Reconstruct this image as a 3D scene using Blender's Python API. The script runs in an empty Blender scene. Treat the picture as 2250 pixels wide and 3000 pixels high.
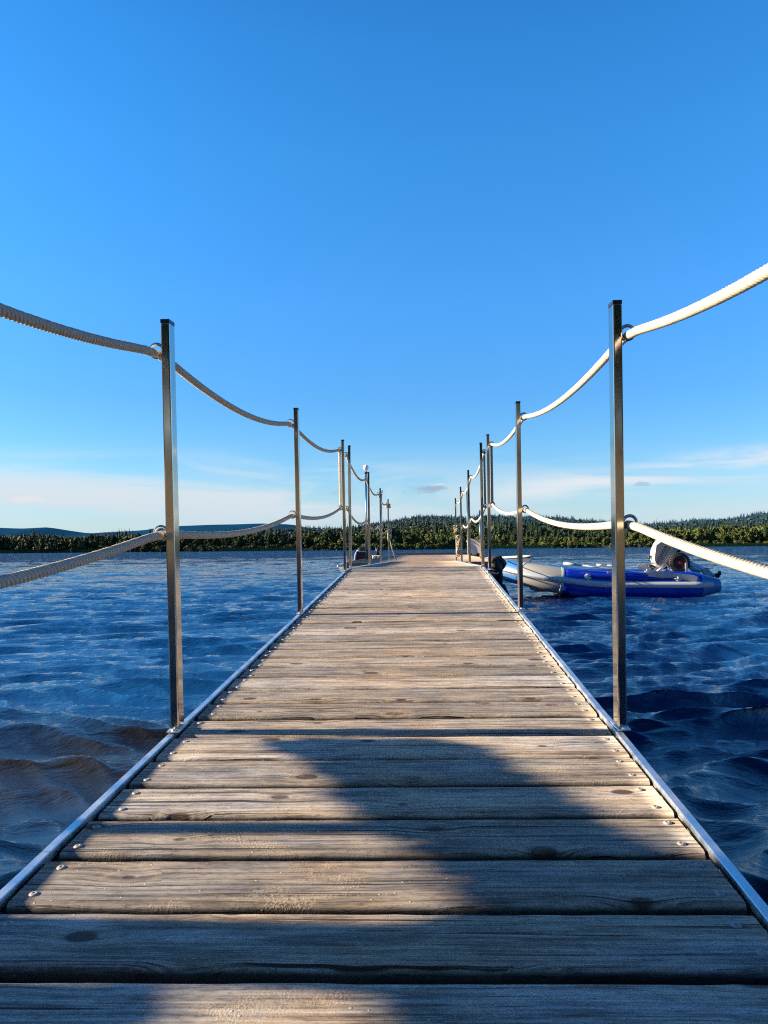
import bpy, math, random
import numpy as np
from mathutils import Vector, Matrix, Euler
random.seed(11); rng = np.random.default_rng(5)
PI = math.pi
scene = bpy.context.scene
COL = scene.collection
CAMZ = 0.78
SUN_EL = math.radians(19.0)

# ------------------------------------------------------------------ helpers
class MB:
    def __init__(s): s.v = []; s.f = []; s.m = []
    def add(s, vs, fs, mi=0):
        n = len(s.v); s.v += [tuple(p) for p in vs]; s.f += [tuple(i + n for i in f) for f in fs]; s.m += [mi] * len(fs); return s
    def box(s, c, d, M=None, mi=0):
        x, y, z = [k / 2 for k in d]
        P = [(-x,-y,-z),(x,-y,-z),(x,y,-z),(-x,y,-z),(-x,-y,z),(x,-y,z),(x,y,z),(-x,y,z)]
        if M is not None: P = [M @ Vector(p) for p in P]
        P = [(p[0]+c[0], p[1]+c[1], p[2]+c[2]) for p in P]
        return s.add(P, [(0,3,2,1),(4,5,6,7),(0,1,5,4),(1,2,6,5),(2,3,7,6),(3,0,4,7)], mi)
    def tube(s, pts, r, seg=8, cap=True, mi=0, flat=1.0, closed=False):
        pts = [Vector(p) for p in pts]; N = len(pts)
        rr = r if isinstance(r, (list, tuple)) else [r] * N
        V = []; up = None
        for i, p in enumerate(pts):
            if closed: t = pts[(i+1) % N] - pts[(i-1) % N]
            else: t = pts[min(i+1, N-1)] - pts[max(i-1, 0)]
            t.normalize()
            if up is None:
                up = Vector((0,0,1)) if abs(t.z) < .9 else Vector((1,0,0))
            a = up - t * up.dot(t); a.normalize(); up = a; b = t.cross(a)
            for k in range(seg):
                w = 2*PI*k/seg
                V.append(p + a*math.cos(w)*rr[i]*flat + b*math.sin(w)*rr[i])
        F = []
        M = N if closed else N-1
        for i in range(M):
            j = (i+1) % N
            for k in range(seg):
                k2 = (k+1) % seg
                F.append((i*seg+k, i*seg+k2, j*seg+k2, j*seg+k))
        if cap and not closed:
            F.append(tuple(range(seg-1,-1,-1))); F.append(tuple((N-1)*seg+k for k in range(seg)))
        return s.add(V, F, mi)
    def torus(s, c, axis, R, r, seg=24, sub=10):
        axis = Vector(axis).normalized(); a = axis.orthogonal().normalized(); b = axis.cross(a); c = Vector(c)
        return s.tube([c + (a*math.cos(2*PI*i/seg) + b*math.sin(2*PI*i/seg))*R for i in range(seg)], r, sub, closed=True)
    def lathe(s, prof, seg=20, M=None, mi=0):
        V = []; F = []
        for (r, z) in prof:
            for k in range(seg):
                w = 2*PI*k/seg; p = Vector((r*math.cos(w), r*math.sin(w), z)); V.append(M @ p if M is not None else p)
        for i in range(len(prof)-1):
            for k in range(seg):
                k2 = (k+1) % seg; F.append((i*seg+k, i*seg+k2, (i+1)*seg+k2, (i+1)*seg+k))
        F.append(tuple(range(seg-1,-1,-1))); F.append(tuple((len(prof)-1)*seg+k for k in range(seg)))
        return s.add(V, F, mi)
    def prism(s, poly, depth, M=None, inset=0.0, mi=0):
        """poly in XZ extruded along Y with a chamfer of width inset"""
        n = len(poly); c = Vector((sum(p[0] for p in poly)/n, 0, sum(p[1] for p in poly)/n))
        V = []
        for (y, sc) in ((-depth/2, 1), (-depth/2+inset, 0), (depth/2-inset, 0), (depth/2, 1)):
            for p in poly:
                q = Vector((p[0], 0, p[1])); d = (c - q); L = d.length
                q = q + d * (inset / L if sc else 0); q.y = y; V.append(M @ q if M is not None else q)
        F = [tuple(range(n)), tuple(3*n+k for k in range(n-1,-1,-1))]
        for i in range(3):
            for k in range(n):
                k2 = (k+1) % n; F.append((i*n+k, (i+1)*n+k, (i+1)*n+k2, i*n+k2))
        return s.add(V, F, mi)
    def mesh(s, name, mats, smooth=False):
        me = bpy.data.meshes.new(name); me.from_pydata([tuple(p) for p in s.v], [], s.f)
        for m in (mats if isinstance(mats, (list, tuple)) else [mats]): me.materials.append(m)
        if any(s.m): me.polygons.foreach_set('material_index', s.m)
        if smooth: me.polygons.foreach_set('use_smooth', [True]*len(me.polygons))
        me.update(); return me
    def build(s, name, mats, parent=None, smooth=False, bevel=0, sub=0):
        o = bpy.data.objects.new(name, s.mesh(name, mats, smooth)); COL.objects.link(o); o.parent = parent
        if bevel:
            b = o.modifiers.new('bevel', 'BEVEL'); b.width = bevel; b.segments = 2; b.limit_method = 'ANGLE'; b.angle_limit = .6
        if sub:
            b = o.modifiers.new('sub', 'SUBSURF'); b.levels = sub; b.render_levels = sub
        return o

def tag(o, label=None, cat=None, group=None, kind=None):
    if label: o['label'] = label
    if cat: o['category'] = cat
    if group: o['group'] = group
    if kind: o['kind'] = kind
    return o
def empty(name, M=None, label=None, cat=None, group=None):
    o = bpy.data.objects.new(name, None); o.empty_display_size = .1; COL.objects.link(o)
    if M is not None: o.matrix_world = M
    return tag(o, label, cat, group)
def npmesh(name, V, F, mat, smooth=False):
    me = bpy.data.meshes.new(name)
    V = np.asarray(V, np.float32); F = np.asarray(F, np.int32); k = F.shape[1]
    me.vertices.add(len(V)); me.vertices.foreach_set('co', V.ravel())
    me.loops.add(F.size); me.loops.foreach_set('vertex_index', F.ravel())
    me.polygons.add(len(F)); me.polygons.foreach_set('loop_start', np.arange(len(F), dtype=np.int32)*k)
    me.update(calc_edges=True)
    if smooth: me.polygons.foreach_set('use_smooth', np.ones(len(F), bool))
    me.materials.append(mat); return me
def link(name, me, parent=None):
    o = bpy.data.objects.new(name, me); COL.objects.link(o); o.parent = parent; return o

# ------------------------------------------------------------------ materials
class NT:
    def __init__(s, name):
        s.mat = bpy.data.materials.new(name); s.mat.use_nodes = True
        s.t = s.mat.node_tree; s.n = s.t.nodes; s.b = s.n['Principled BSDF']; s.out = s.n['Material Output']
    def new(s, ty, **kw):
        n = s.n.new(ty)
        for k, v in kw.items():
            if k in n.inputs.keys(): n.inputs[k].default_value = v
            else: setattr(n, k, v)
        return n
    def l(s, a, b): s.t.links.new(a, b)
    def noise(s, vec, scale, detail=4, rough=.55, dist=0.0):
        n = s.n.new('ShaderNodeTexNoise'); n.inputs['Scale'].default_value = scale; n.inputs['Detail'].default_value = detail
        n.inputs['Roughness'].default_value = rough; n.inputs['Distortion'].default_value = dist
        if vec is not None: s.l(vec, n.inputs['Vector'])
        return n.outputs['Fac']
    def mapr(s, x, a, b, c=0.0, d=1.0, smooth=False):
        n = s.n.new('ShaderNodeMapRange'); n.inputs[1].default_value = a; n.inputs[2].default_value = b
        n.inputs[3].default_value = c; n.inputs[4].default_value = d
        if smooth: n.interpolation_type = 'SMOOTHSTEP'
        s.l(x, n.inputs[0]); return n.outputs[0]
    def math(s, op, a, b=None, c=None):
        n = s.n.new('ShaderNodeMath'); n.operation = op
        for i, x in enumerate((a, b, c)):
            if x is None: continue
            if isinstance(x, (int, float)): n.inputs[i].default_value = x
            else: s.l(x, n.inputs[i])
        return n.outputs[0]
    def mix(s, fac, a, b, mode='MIX'):
        n = s.n.new('ShaderNodeMix'); n.data_type = 'RGBA'; n.blend_type = mode
        for i, x in ((0, fac), (6, a), (7, b)):
            if isinstance(x, (int, float)): n.inputs[i].default_value = x
            elif isinstance(x, tuple): n.inputs[i].default_value = (*x, 1) if len(x) == 3 else x
            else: s.l(x, n.inputs[i])
        return n.outputs[2]
    def mapping(s, vec, scale=(1,1,1), loc=(0,0,0)):
        n = s.n.new('ShaderNodeMapping'); n.inputs['Scale'].default_value = scale; n.inputs['Location'].default_value = loc
        s.l(vec, n.inputs['Vector']); return n.outputs[0]
    def coord(s, which='Object'):
        return s.n.new('ShaderNodeTexCoord').outputs[which]
    def pos(s): return s.n.new('ShaderNodeNewGeometry').outputs['Position']
    def bump(s, h, strength=.3, dist=.01, norm=None):
        n = s.n.new('ShaderNodeBump'); n.inputs['Strength'].default_value = strength; n.inputs['Distance'].default_value = dist
        s.l(h, n.inputs['Height'])
        if norm is not None: s.l(norm, n.inputs['Normal'])
        return n.outputs[0]
    def set(s, **kw):
        for k, v in kw.items():
            k = k.replace('_', ' ')
            i = s.b.inputs[k]
            if isinstance(v, (int, float)): i.default_value = v
            elif isinstance(v, tuple): i.default_value = (*v, 1) if len(v) == 3 else v
            else: s.l(v, i)
        return s.mat

def simple(name, c, rough=.5, metal=0.0, var=.12, nscale=12, bump=0.0, **kw):
    m = NT(name); o = m.coord()
    f = m.noise(o, nscale, 5)
    g = m.noise(o, nscale*.17, 3)
    c1 = tuple(x*(1-var) for x in c); c2 = tuple(min(1, x*(1+var)) for x in c)
    cc = m.mix(m.math('MULTIPLY', m.math('ADD', f, g), .5), c1, c2)
    m.set(Base_Color=cc, Metallic=metal, Roughness=m.mapr(f, .3, .7, rough*.8, min(1, rough*1.2)))
    if bump: m.set(Normal=m.bump(f, bump, .01))
    for k, v in kw.items(): m.set(**{k: v})
    return m.mat

def wood_material(name, base_light, base_dark, tint=1.0):
    """plank runs along local X, width along local Y"""
    m = NT(name)
    tc = m.coord(); oi = m.n.new('ShaderNodeObjectInfo')
    rnd = oi.outputs['Random']
    comb = m.n.new('ShaderNodeCombineXYZ')
    m.l(m.math('MULTIPLY', rnd, 37.0), comb.inputs[0]); m.l(m.math('MULTIPLY', rnd, 91.0), comb.inputs[1]); m.l(m.math('MULTIPLY', rnd, 13.0), comb.inputs[2])
    va = m.n.new('ShaderNodeVectorMath'); va.operation = 'ADD'; m.l(tc, va.inputs[0]); m.l(comb.outputs[0], va.inputs[1])
    P = va.outputs[0]
    sx = m.n.new('ShaderNodeSeparateXYZ'); m.l(P, sx.inputs[0])
    # knots: sparse Voronoi cells stretched along the grain
    kv = m.mapping(P, (4.4, 8.0, 0.0))
    vo = m.n.new('ShaderNodeTexVoronoi'); vo.voronoi_dimensions = '2D'; vo.inputs['Scale'].default_value = 1.0; vo.inputs['Randomness'].default_value = 1.0
    m.l(kv, vo.inputs['Vector'])
    kd = vo.outputs['Distance']
    csep = m.n.new('ShaderNodeSeparateColor'); m.l(vo.outputs['Color'], csep.inputs[0])
    has = m.mapr(csep.outputs[0], .60, .64)          # only some cells hold a knot
    big = m.mapr(csep.outputs[1], 0, 1, .02, .13)
    kin = m.math('MULTIPLY', m.mapr(m.math('SUBTRACT', kd, big), 0.035, -.02, 0, 1, True), has)
    # grain coordinate bends round the knot
    bend = m.math('MULTIPLY', m.math('MULTIPLY', m.mapr(kd, .42, .0, 0, 1, True), has), .016)
    wob = m.math('MULTIPLY', m.noise(m.mapping(P, (1.1, 3, 1)), 1.0, 2), .035)
    gy = m.math('ADD', m.math('ADD', sx.outputs[1], bend), wob)
    cc = m.n.new('ShaderNodeCombineXYZ'); m.l(sx.outputs[0], cc.inputs[0]); m.l(gy, cc.inputs[1]); m.l(sx.outputs[2], cc.inputs[2])
    G = cc.outputs[0]
    streak = m.noise(m.mapping(G, (1.5, 62, 20)), 1.0, 6, .68)
    fine = m.noise(m.mapping(G, (5, 300, 60)), 1.0, 4, .72)
    broad = m.noise(m.mapping(P, (1.6, 9, 4)), 1.0, 5, .62)
    blot = m.noise(m.mapping(P, (7, 24, 9)), 1.0, 5, .65)
    rings = m.n.new('ShaderNodeTexWave'); rings.bands_direction = 'Y'; rings.inputs['Scale'].default_value = 17; rings.inputs['Distortion'].default_value = 1.2
    rings.inputs['Detail'].default_value = 3; rings.inputs['Detail Scale'].default_value = .8
    m.l(m.mapping(G, (.12, 1, 1)), rings.inputs['Vector'])
    mm = m.math('ADD', m.math('MULTIPLY', streak, .26), m.math('MULTIPLY', rings.outputs['Fac'], .05))
    mm = m.math('ADD', mm, m.math('ADD', m.math('MULTIPLY', fine, .36), m.math('MULTIPLY', blot, .33)))
    tone = m.mapr(mm, .40, .58, 0, 1)
    col = m.mix(tone, base_dark, base_light)
    speck = m.noise(m.mapping(P, (60, 200, 60)), 1.0, 3, .7)
    col = m.mix(m.mapr(speck, .50, .66, 0, .30), col, (.50, .45, .37)); col = m.mix(m.mapr(speck, .46, .34, 0, .5), col, base_dark)
    # saw ridges running along the board, stronger on some boards
    ridge = m.math('SINE', m.math('MULTIPLY', m.math('ADD', gy, m.math('MULTIPLY', streak, .004)), 2*PI/.0042))
    ramt = m.math('MULTIPLY', m.mapr(broad, .45, .62, 0, 1), m.mapr(m.math('FRACT', m.math('MULTIPLY', rnd, 3.77)), .2, .8, .12, .62))
    col = m.mix(m.math('MULTIPLY', m.mapr(ridge, .2, 1, 0, 1), ramt), col, (.09, .072, .060))
    # weathered, silvered and browner patches
    warm = m.mix(m.mapr(broad, .35, .66), (.86, .90, 1.0), (1.14, .99, .82))
    col = m.mix(1.0, col, warm, 'MULTIPLY')
    bri = m.mapr(m.math('FRACT', m.math('MULTIPLY', rnd, 7.31)), 0, 1, .60, 1.20)
    bc = m.n.new('ShaderNodeCombineColor')
    for i in range(3): m.l(bri, bc.inputs[i])
    col = m.mix(1.0, col, bc.outputs[0], 'MULTIPLY')
    # dark damp stains that follow the grain
    stain = m.mapr(m.noise(m.mapping(G, (2.6, 26, 4)), 1.0, 6, .66), .53, .66, 0, .68, True)
    col = m.mix(stain, col, (.085, .065, .05))
    # ring of lighter wood around a knot, then the dark heart
    halo = m.math('MULTIPLY', m.mapr(m.math('ABSOLUTE', m.math('SUBTRACT', kd, .21)), .06, 0, 0, .35, True), has)
    col = m.mix(halo, col, (.42, .345, .25))
    col = m.mix(m.math('MULTIPLY', kin, .93), col, (.055, .030, .018))
    # dried sand: sparse pale grains and blotches
    gr = m.n.new('ShaderNodeTexVoronoi'); gr.inputs['Scale'].default_value = 80; m.l(P, gr.inputs['Vector'])
    gsep = m.n.new('ShaderNodeSeparateColor'); m.l(gr.outputs['Color'], gsep.inputs[0])
    grain = m.math('MULTIPLY', m.mapr(gr.outputs['Distance'], .20, .12), m.mapr(gsep.outputs[0], .88, .91))
    sandn = m.mapr(m.noise(m.mapping(P, (5, 9, 5)), 1.0, 4, .6), .50, .66, 0, 1, True)
    dust = m.math('MULTIPLY', sandn, m.mapr(m.noise(P, 240, 2), .42, .62, 0, .62))
    col = m.mix(dust, col, (.50, .41, .28))
    col = m.mix(m.math('MULTIPLY', grain, .85), col, (.62, .55, .44))
    osep = m.n.new('ShaderNodeSeparateXYZ'); m.l(tc, osep.inputs[0])
    worn = m.math('MULTIPLY', m.mapr(m.math('ABSOLUTE', osep.outputs[0]), .04, .44, 1, 0, True), m.mapr(m.noise(m.mapping(P, (4, 10, 4)), 1.0, 4, .6), .40, .60, .1, .9))
    col = m.mix(worn, col, m.mix(1.0, col, (1.10, .96, .80), 'MULTIPLY'))
    gap_shade = m.mapr(osep.outputs[2], -.0035, -.012, 0, .88, True)  # shade of the plank gaps put into the colour of the board sides
    crack = m.math('MAXIMUM', m.mapr(m.noise(m.mapping(G, (1.5, 120, 20)), 1.0, 3, .5), .37, .31, 0, 1), m.mapr(m.noise(m.mapping(G, (9, 380, 20)), 1.0, 3, .6), .35, .27, 0, .9))
    col = m.mix(crack, col, (.035, .025, .02))
    col = m.mix(gap_shade, col, (.012, .010, .009))
    h = m.math('ADD', m.math('MULTIPLY', mm, 1.0), m.math('MULTIPLY', kin, -.35))
    h = m.math('ADD', h, m.math('MULTIPLY', crack, -.7))
    h = m.math('ADD', h, m.math('MULTIPLY', dust, .10))
    h = m.math('ADD', h, m.math('MULTIPLY', grain, .5))
    m.set(Base_Color=col, Roughness=m.mapr(mm, .3, .7, .55, .85), Normal=m.bump(h, 1.0, .0060))
    m.b.inputs['Specular IOR Level'].default_value = .35
    return m.mat

M = {}
M['deck'] = wood_material('weathered_planks', (.58, .56, .515), (.090, .082, .078))
M['deck_far'] = wood_material('weathered_planks_far', (.50, .41, .31), (.16, .125, .095))

def metal(name, c, rough, aniso_scale=(160, 160, 2), bump=.006, spots=0.0):
    m = NT(name); o = m.coord()
    st = m.noise(m.mapping(o, aniso_scale), 1.0, 3)
    bl = m.noise(o, 9, 5, .6)
    col = m.mix(bl, tuple(x*.86 for x in c), tuple(min(1, x*1.06) for x in c))
    if spots:
        sp = m.mapr(m.noise(o, 34, 4, .7), .58, .70, 0, spots, True)
        col = m.mix(sp, col, tuple(x*.45 for x in c))
    m.set(Base_Color=col, Metallic=1.0, Roughness=m.math('ADD', m.mapr(bl, .3, .7, rough*.7, rough*1.3), m.math('MULTIPLY', st, .03)), Normal=m.bump(st, bump, .002))
    return m.mat
M['steel'] = metal('brushed_stainless', (.62, .58, .52), .12, spots=.3)
M['ring'] = metal('polished_stainless', (.62, .62, .62), .08, (3,3,3), .0)
M['galv'] = metal('galvanised_edge', (.68, .75, .80), .42, (60, 4, 60), .12, spots=.6)
M['bolt'] = simple('bolt_head', (.30, .285, .28), .6, .1, var=.3, nscale=120)
M['cap'] = simple('black_plastic_cap', (.012, .012, .015), .35)
M['black'] = simple('black_plastic', (.010, .011, .014), .32)
M['rubber'] = simple('black_rubber', (.018, .016, .016), .75, bump=.3)
M['dark_wood'] = simple('wet_dark_beam', (.075, .052, .038), .7, nscale=25, bump=.4)
M['frame'] = simple('underframe', (.07, .075, .08), .6, .6)

def rope_mat():
    m = NT('cream_rope'); o = m.coord()
    f = m.noise(o, 900, 3, .6); g = m.noise(o, 25, 4)
    col = m.mix(m.math('ADD', m.math('MULTIPLY', f, .5), m.math('MULTIPLY', g, .5)), (.36, .33, .27), (.52, .48, .41))
    # browner in the grooves between the strands
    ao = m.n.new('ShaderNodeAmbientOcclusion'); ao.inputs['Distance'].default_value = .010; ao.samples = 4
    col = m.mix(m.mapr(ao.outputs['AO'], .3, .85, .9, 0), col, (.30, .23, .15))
    return m.set(Base_Color=col, Roughness=.85, Normal=m.bump(f, .35, .0012))
M['rope'] = rope_mat()
M['rope_plain'] = simple('pale_rope', (.40, .35, .25), .85, nscale=160, bump=.4)

M['blue'] = simple('royal_blue_pvc', (.003, .024, .36), .30, var=.08, nscale=4, Coat_Weight=.25)
M['blue_shade'] = simple('steel_blue_pvc', (.035, .15, .40), .38, var=.08, nscale=4, Coat_Weight=.2)
M['pale'] = simple('cream_grey_pvc', (.30, .315, .31), .42, var=.06, nscale=5)
M['strake'] = simple('grey_rubbing_strake', (.36, .42, .48), .42, var=.15, nscale=14)
M['cowl'] = simple('silver_cowl', (.27, .27, .26), .32, .25, var=.05, nscale=5, Coat_Weight=.5)
M['cowl_white'] = simple('white_cowl_band', (.44, .435, .41), .3, var=.04, nscale=5, Coat_Weight=.5)
M['cowl_grey'] = simple('grey_cowl_band', (.22, .22, .22), .35, var=.06, nscale=5)
M['alloy'] = simple('silver_alloy', (.50, .53, .57), .3, .7, var=.08)
M['leg'] = simple('blue_grey_motor_leg', (.38, .48, .58), .32, .3, var=.08)
M['red'] = simple('dull_red_hub', (.16, .018, .012), .45, var=.15)
M['white'] = simple('white_gelcoat', (.50, .50, .49), .25, var=.04, nscale=3, Coat_Weight=.4)
M['hull'] = simple('grey_blue_hull', (.16, .20, .25), .35, var=.1, nscale=5)
M['letter'] = simple('black_lettering', (.012, .012, .014), .4)
M['logo'] = simple('dark_hull_marks', (.015, .02, .05), .4)
def globe_mat():
    m = NT('opal_globe'); f = m.noise(m.coord(), 20, 2)
    return m.set(Base_Color=m.mix(f, (.82,.80,.74), (.9,.88,.82)), Roughness=.15, Subsurface_Weight=.3)
M['globe'] = globe_mat()
def screen_mat():
    m = NT('milky_windscreen'); f = m.noise(m.coord(), 4, 3)
    m.set(Base_Color=m.mix(f, (.40,.43,.45), (.55,.57,.58)), Roughness=.12); m.b.inputs['Transmission Weight'].default_value = .35
    return m.mat
M['screen'] = screen_mat()

# ------------------------------------------------------------------ camera (fitted: f = 2250 px on a 2250 x 3000 frame)
roll = math.atan(.0096); pitch = math.radians(2.7099)
F = Vector((0, math.cos(pitch), math.sin(pitch))); R0 = Vector((1,0,0)); U0 = R0.cross(F)
R = R0*math.cos(roll) - U0*math.sin(roll); U = R.cross(F)
cam = bpy.data.cameras.new('camera'); co = bpy.data.objects.new('camera', cam); COL.objects.link(co)
co.matrix_world = Matrix(((R.x, U.x, -F.x, 0), (R.y, U.y, -F.y, 0), (R.z, U.z, -F.z, CAMZ), (0,0,0,1)))
cam.sensor_fit = 'HORIZONTAL'; cam.sensor_width = 36; cam.lens = 36.0
cam.clip_start = .02; cam.clip_end = 20000
scene.camera = co

# ------------------------------------------------------------------ light
u = Vector((0.05402, 0.99625, 0.06765)).normalized()
v = Vector((0.99934, -0.03555, 0.00672)).normalized()
n = v.cross(u).normalized()
if n.z < 0: n = -n
toward = Vector((-v.x, -v.y, 0)).normalized()
toward = Vector((toward.x*math.cos(SUN_EL), toward.y*math.cos(SUN_EL), math.sin(SUN_EL)))
sl = bpy.data.lights.new('sun', 'SUN'); sl.energy = 17.0; sl.angle = math.radians(.5); sl.color = (1.0, .79, .54)
so = bpy.data.objects.new('sun', sl); COL.objects.link(so); so.rotation_euler = toward.to_track_quat('Z', 'Y').to_euler(); so.location = (-5, 0, 8)

w = bpy.data.worlds.new('World'); scene.world = w; w.use_nodes = True
nt = w.node_tree; N = nt.nodes; L = nt.links; bg = N['Background']
sky = N.new('ShaderNodeTexSky'); sky.sky_type = 'NISHITA'; sky.sun_disc = False; sky.sun_elevation = SUN_EL
sky.sun_rotation = math.atan2(toward.x, toward.y); sky.altitude = 400; sky.air_density = 1.0; sky.dust_density = .25; sky.ozone_density = 3.0
class WT(NT):
    def __init__(s, t): s.t = t; s.n = t.nodes
W = WT(nt)
tc = W.coord('Generated')
sep = W.n.new('ShaderNodeSeparateXYZ'); W.l(tc, sep.inputs[0])
z = sep.outputs[2]; x_ = sep.outputs[0]; y_ = sep.outputs[1]
hs = W.n.new('ShaderNodeHueSaturation'); hs.inputs['Saturation'].default_value = 1.22; hs.inputs['Value'].default_value = 1.0; W.l(sky.outputs[0], hs.inputs['Color'])
skyc = hs.outputs[0]
tintr = W.n.new('ShaderNodeValToRGB'); cr = tintr.color_ramp
# per-elevation grade of the clear sky (deep saturated blue overhead, pale at the horizon), in units of 2.2x
grade = [(0, .80, .92, 1.08), (.062, .84, 1.04, 1.22), (.127, .84, 1.13, 1.33), (.19, .80, 1.2, 1.47), (.307, .92, 1.50, 1.84), (.46, .91, 1.73, 2.0), (.56, .80, 1.70, 2.03), (.63, .74, 1.5, 1.85), (.72, .42, .60, .75), (.80, .24, .30, .42), (1.0, .15, .20, .30)]
for i, (zp, a, b, c) in enumerate(grade):
    el = cr.elements[i] if i < 2 else cr.elements.new(zp)
    el.position = zp
cr.elements[0].position = 0
for el, (zp, a, b, c) in zip(sorted(cr.elements, key=lambda e: e.position), grade): el.position = zp; el.color = (a/2.2, b/2.2, c/2.2, 1)
W.l(z, tintr.inputs[0])
skyc = W.mix(1.0, skyc, tintr.outputs[0], 'MULTIPLY'); skyc = W.mix(1.0, skyc, (2.2, 2.2, 2.2), 'MULTIPLY')
# clouds: thin streaks low over the horizon, laid out by direction (azimuth, elevation)
az = W.math('ARCTAN2', x_, y_)
cv = W.n.new('ShaderNodeCombineXYZ'); W.l(az, cv.inputs[0]); W.l(z, cv.inputs[1])
wisp = W.noise(W.mapping(cv.outputs[0], (3.0, 20, 1), (4.3, .9, 0)), 1.0, 9, .62, .9)
band = W.math('MULTIPLY', W.mapr(z, .0, .03, .55, 1, True), W.mapr(z, .14, .06, 0, 1, True))
veil = W.math('MULTIPLY', W.math('MULTIPLY', W.mapr(wisp, .36, .58, 0, 1, True), W.mapr(az, .10, -.06, .45, 1, True)), band)
skyc = W.mix(veil, skyc, (4.93, 5.40, 5.73))
haze = W.mapr(z, .0, .115, .74, 0, True); skyc = W.mix(haze, skyc, (3.75, 4.75, 5.55))
def blob(a0, z0, sa, sz, sc, thr, seed):
    e1 = W.math('DIVIDE', W.math('SUBTRACT', az, a0), sa); e2 = W.math('DIVIDE', W.math('SUBTRACT', z, z0), sz)
    d = W.math('SQRT', W.math('ADD', W.math('MULTIPLY', e1, e1), W.math('MULTIPLY', e2, e2)))
    nn = W.noise(W.mapping(cv.outputs[0], (sc, sc*2.6, 1), (seed, seed*.7, 0)), 1.0, 6, .62, .3)
    return W.mapr(W.math('SUBTRACT', W.math('MULTIPLY', nn, 1.0), W.math('MULTIPLY', d, .42)), thr-.14, thr+.08, 0, 1, True)
# right: long rising pale streak; centre: small grey puffs; left: one small white puff
s1 = W.math('SUBTRACT', z, W.math('MULTIPLY', W.math('SUBTRACT', az, .14), .10))
e = W.math('DIVIDE', W.math('SUBTRACT', s1, .068), .016)
st = W.math('MULTIPLY', W.mapr(W.math('ABSOLUTE', e), 1.6, 0, 0, 1, True), W.math('MULTIPLY', W.mapr(az, .08, .22, 0, 1, True), W.mapr(wisp, .34, .58, .10, 1, True)))
skyc = W.mix(W.math('MULTIPLY', st, .95), skyc, (5.07, 5.53, 5.93))
skyc = W.mix(W.math('MULTIPLY', blob(.063, .0765, .046, .0075, 26, .30, 2.0), .75), skyc, (2.20, 2.87, 4.00))
skyc = W.mix(W.math('MULTIPLY', blob(.075, .082, .018, .004, 34, .30, 8.0), .6), skyc, (5.00, 5.27, 5.60))
skyc = W.mix(W.math('MULTIPLY', blob(-.055, .074, .030, .006, 26, .30, 5.0), .45), skyc, (2.80, 3.53, 4.60))
skyc = W.mix(W.math('MULTIPLY', blob(-.43, .062, .026, .005, 26, .28, 3.1), .7), skyc, (5.47, 5.33, 5.47))
skyc = W.mix(W.math('MULTIPLY', blob(.325, .076, .014, .004, 34, .30, 6.3), .6), skyc, (2.40, 3.20, 4.67))
W.l(skyc, bg.inputs[0]); bg.inputs[1].default_value = .15
scene.cycles.use_denoising = False; scene.cycles.pixel_filter_type = 'BLACKMAN_HARRIS'; scene.cycles.filter_width = 1.15
scene.cycles.max_bounces = 6; scene.cycles.diffuse_bounces = 3; scene.cycles.glossy_bounces = 4; scene.cycles.sample_clamp_indirect = 3; scene.cycles.sample_clamp_direct = 2.5
scene.view_settings.view_transform = 'Standard'; scene.view_settings.look = 'None'; scene.view_settings.exposure = 0; scene.view_settings.gamma = 1

# ------------------------------------------------------------------ water
def waves(X, Y, cell, seed=3):
    r = np.random.default_rng(seed)
    H = np.zeros_like(X); DX = np.zeros_like(X); DY = np.zeros_like(X)
    # slow groups make calmer and rougher patches
    grp = .80 + .30*np.sin(X*.21+1.3)*np.sin(Y*.17+.4) + .22*np.sin(X*.47-Y*.33+2.1)
    # bent, broken crests: warp the plane a little before laying the wave trains on it
    Xw = X + .12*np.sin(1.9*Y+.8*X+1.0) + .06*np.sin(3.7*X-1.3*Y) + .25*np.sin(.6*Y+.45*X)
    Yw = Y + .07*np.sin(2.3*X+.7*Y+.5) + .03*np.sin(5.1*X+2.0*Y) + .22*np.sin(.8*X-.3*Y+2)
    for i in range(96):
        lam = .085 * (2.4/.085) ** ((i + r.random()) / 96)
        th = math.radians(-82) + r.normal(0, .16 if lam > .6 else (.20 if lam > .25 else .34))
        k = 2*PI/lam; kx, ky = k*math.cos(th), k*math.sin(th)
        c = np.interp(math.log2(lam), [-3.5, -2.4, -1.2, -.2, .4, 1.3], [.0062, .0096, .0088, .0042, .0015, .0008])
        fade = np.clip((lam/(cell*2.2)) - .6, 0, 1)
        ph = kx*Xw + ky*Yw + r.random()*2*PI
        a = lam*c*fade*grp
        H += a*np.cos(ph); q = 1.0
        DX -= q*a*math.cos(th)*np.sin(ph); DY -= q*a*math.sin(th)*np.sin(ph)
    # the steeper wave that rolls along the gangway's left side
    loc = np.exp(-((X+1.9)/1.5)**2)*np.exp(-((Y-3.0)/1.9)**2)
    ph = 2*PI/1.35*(Yw + .22*Xw - 2.95)
    H += .028*loc*np.cos(ph); DY += .028*loc*np.sin(ph)*(-1)
    return H, DX, DY
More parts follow.
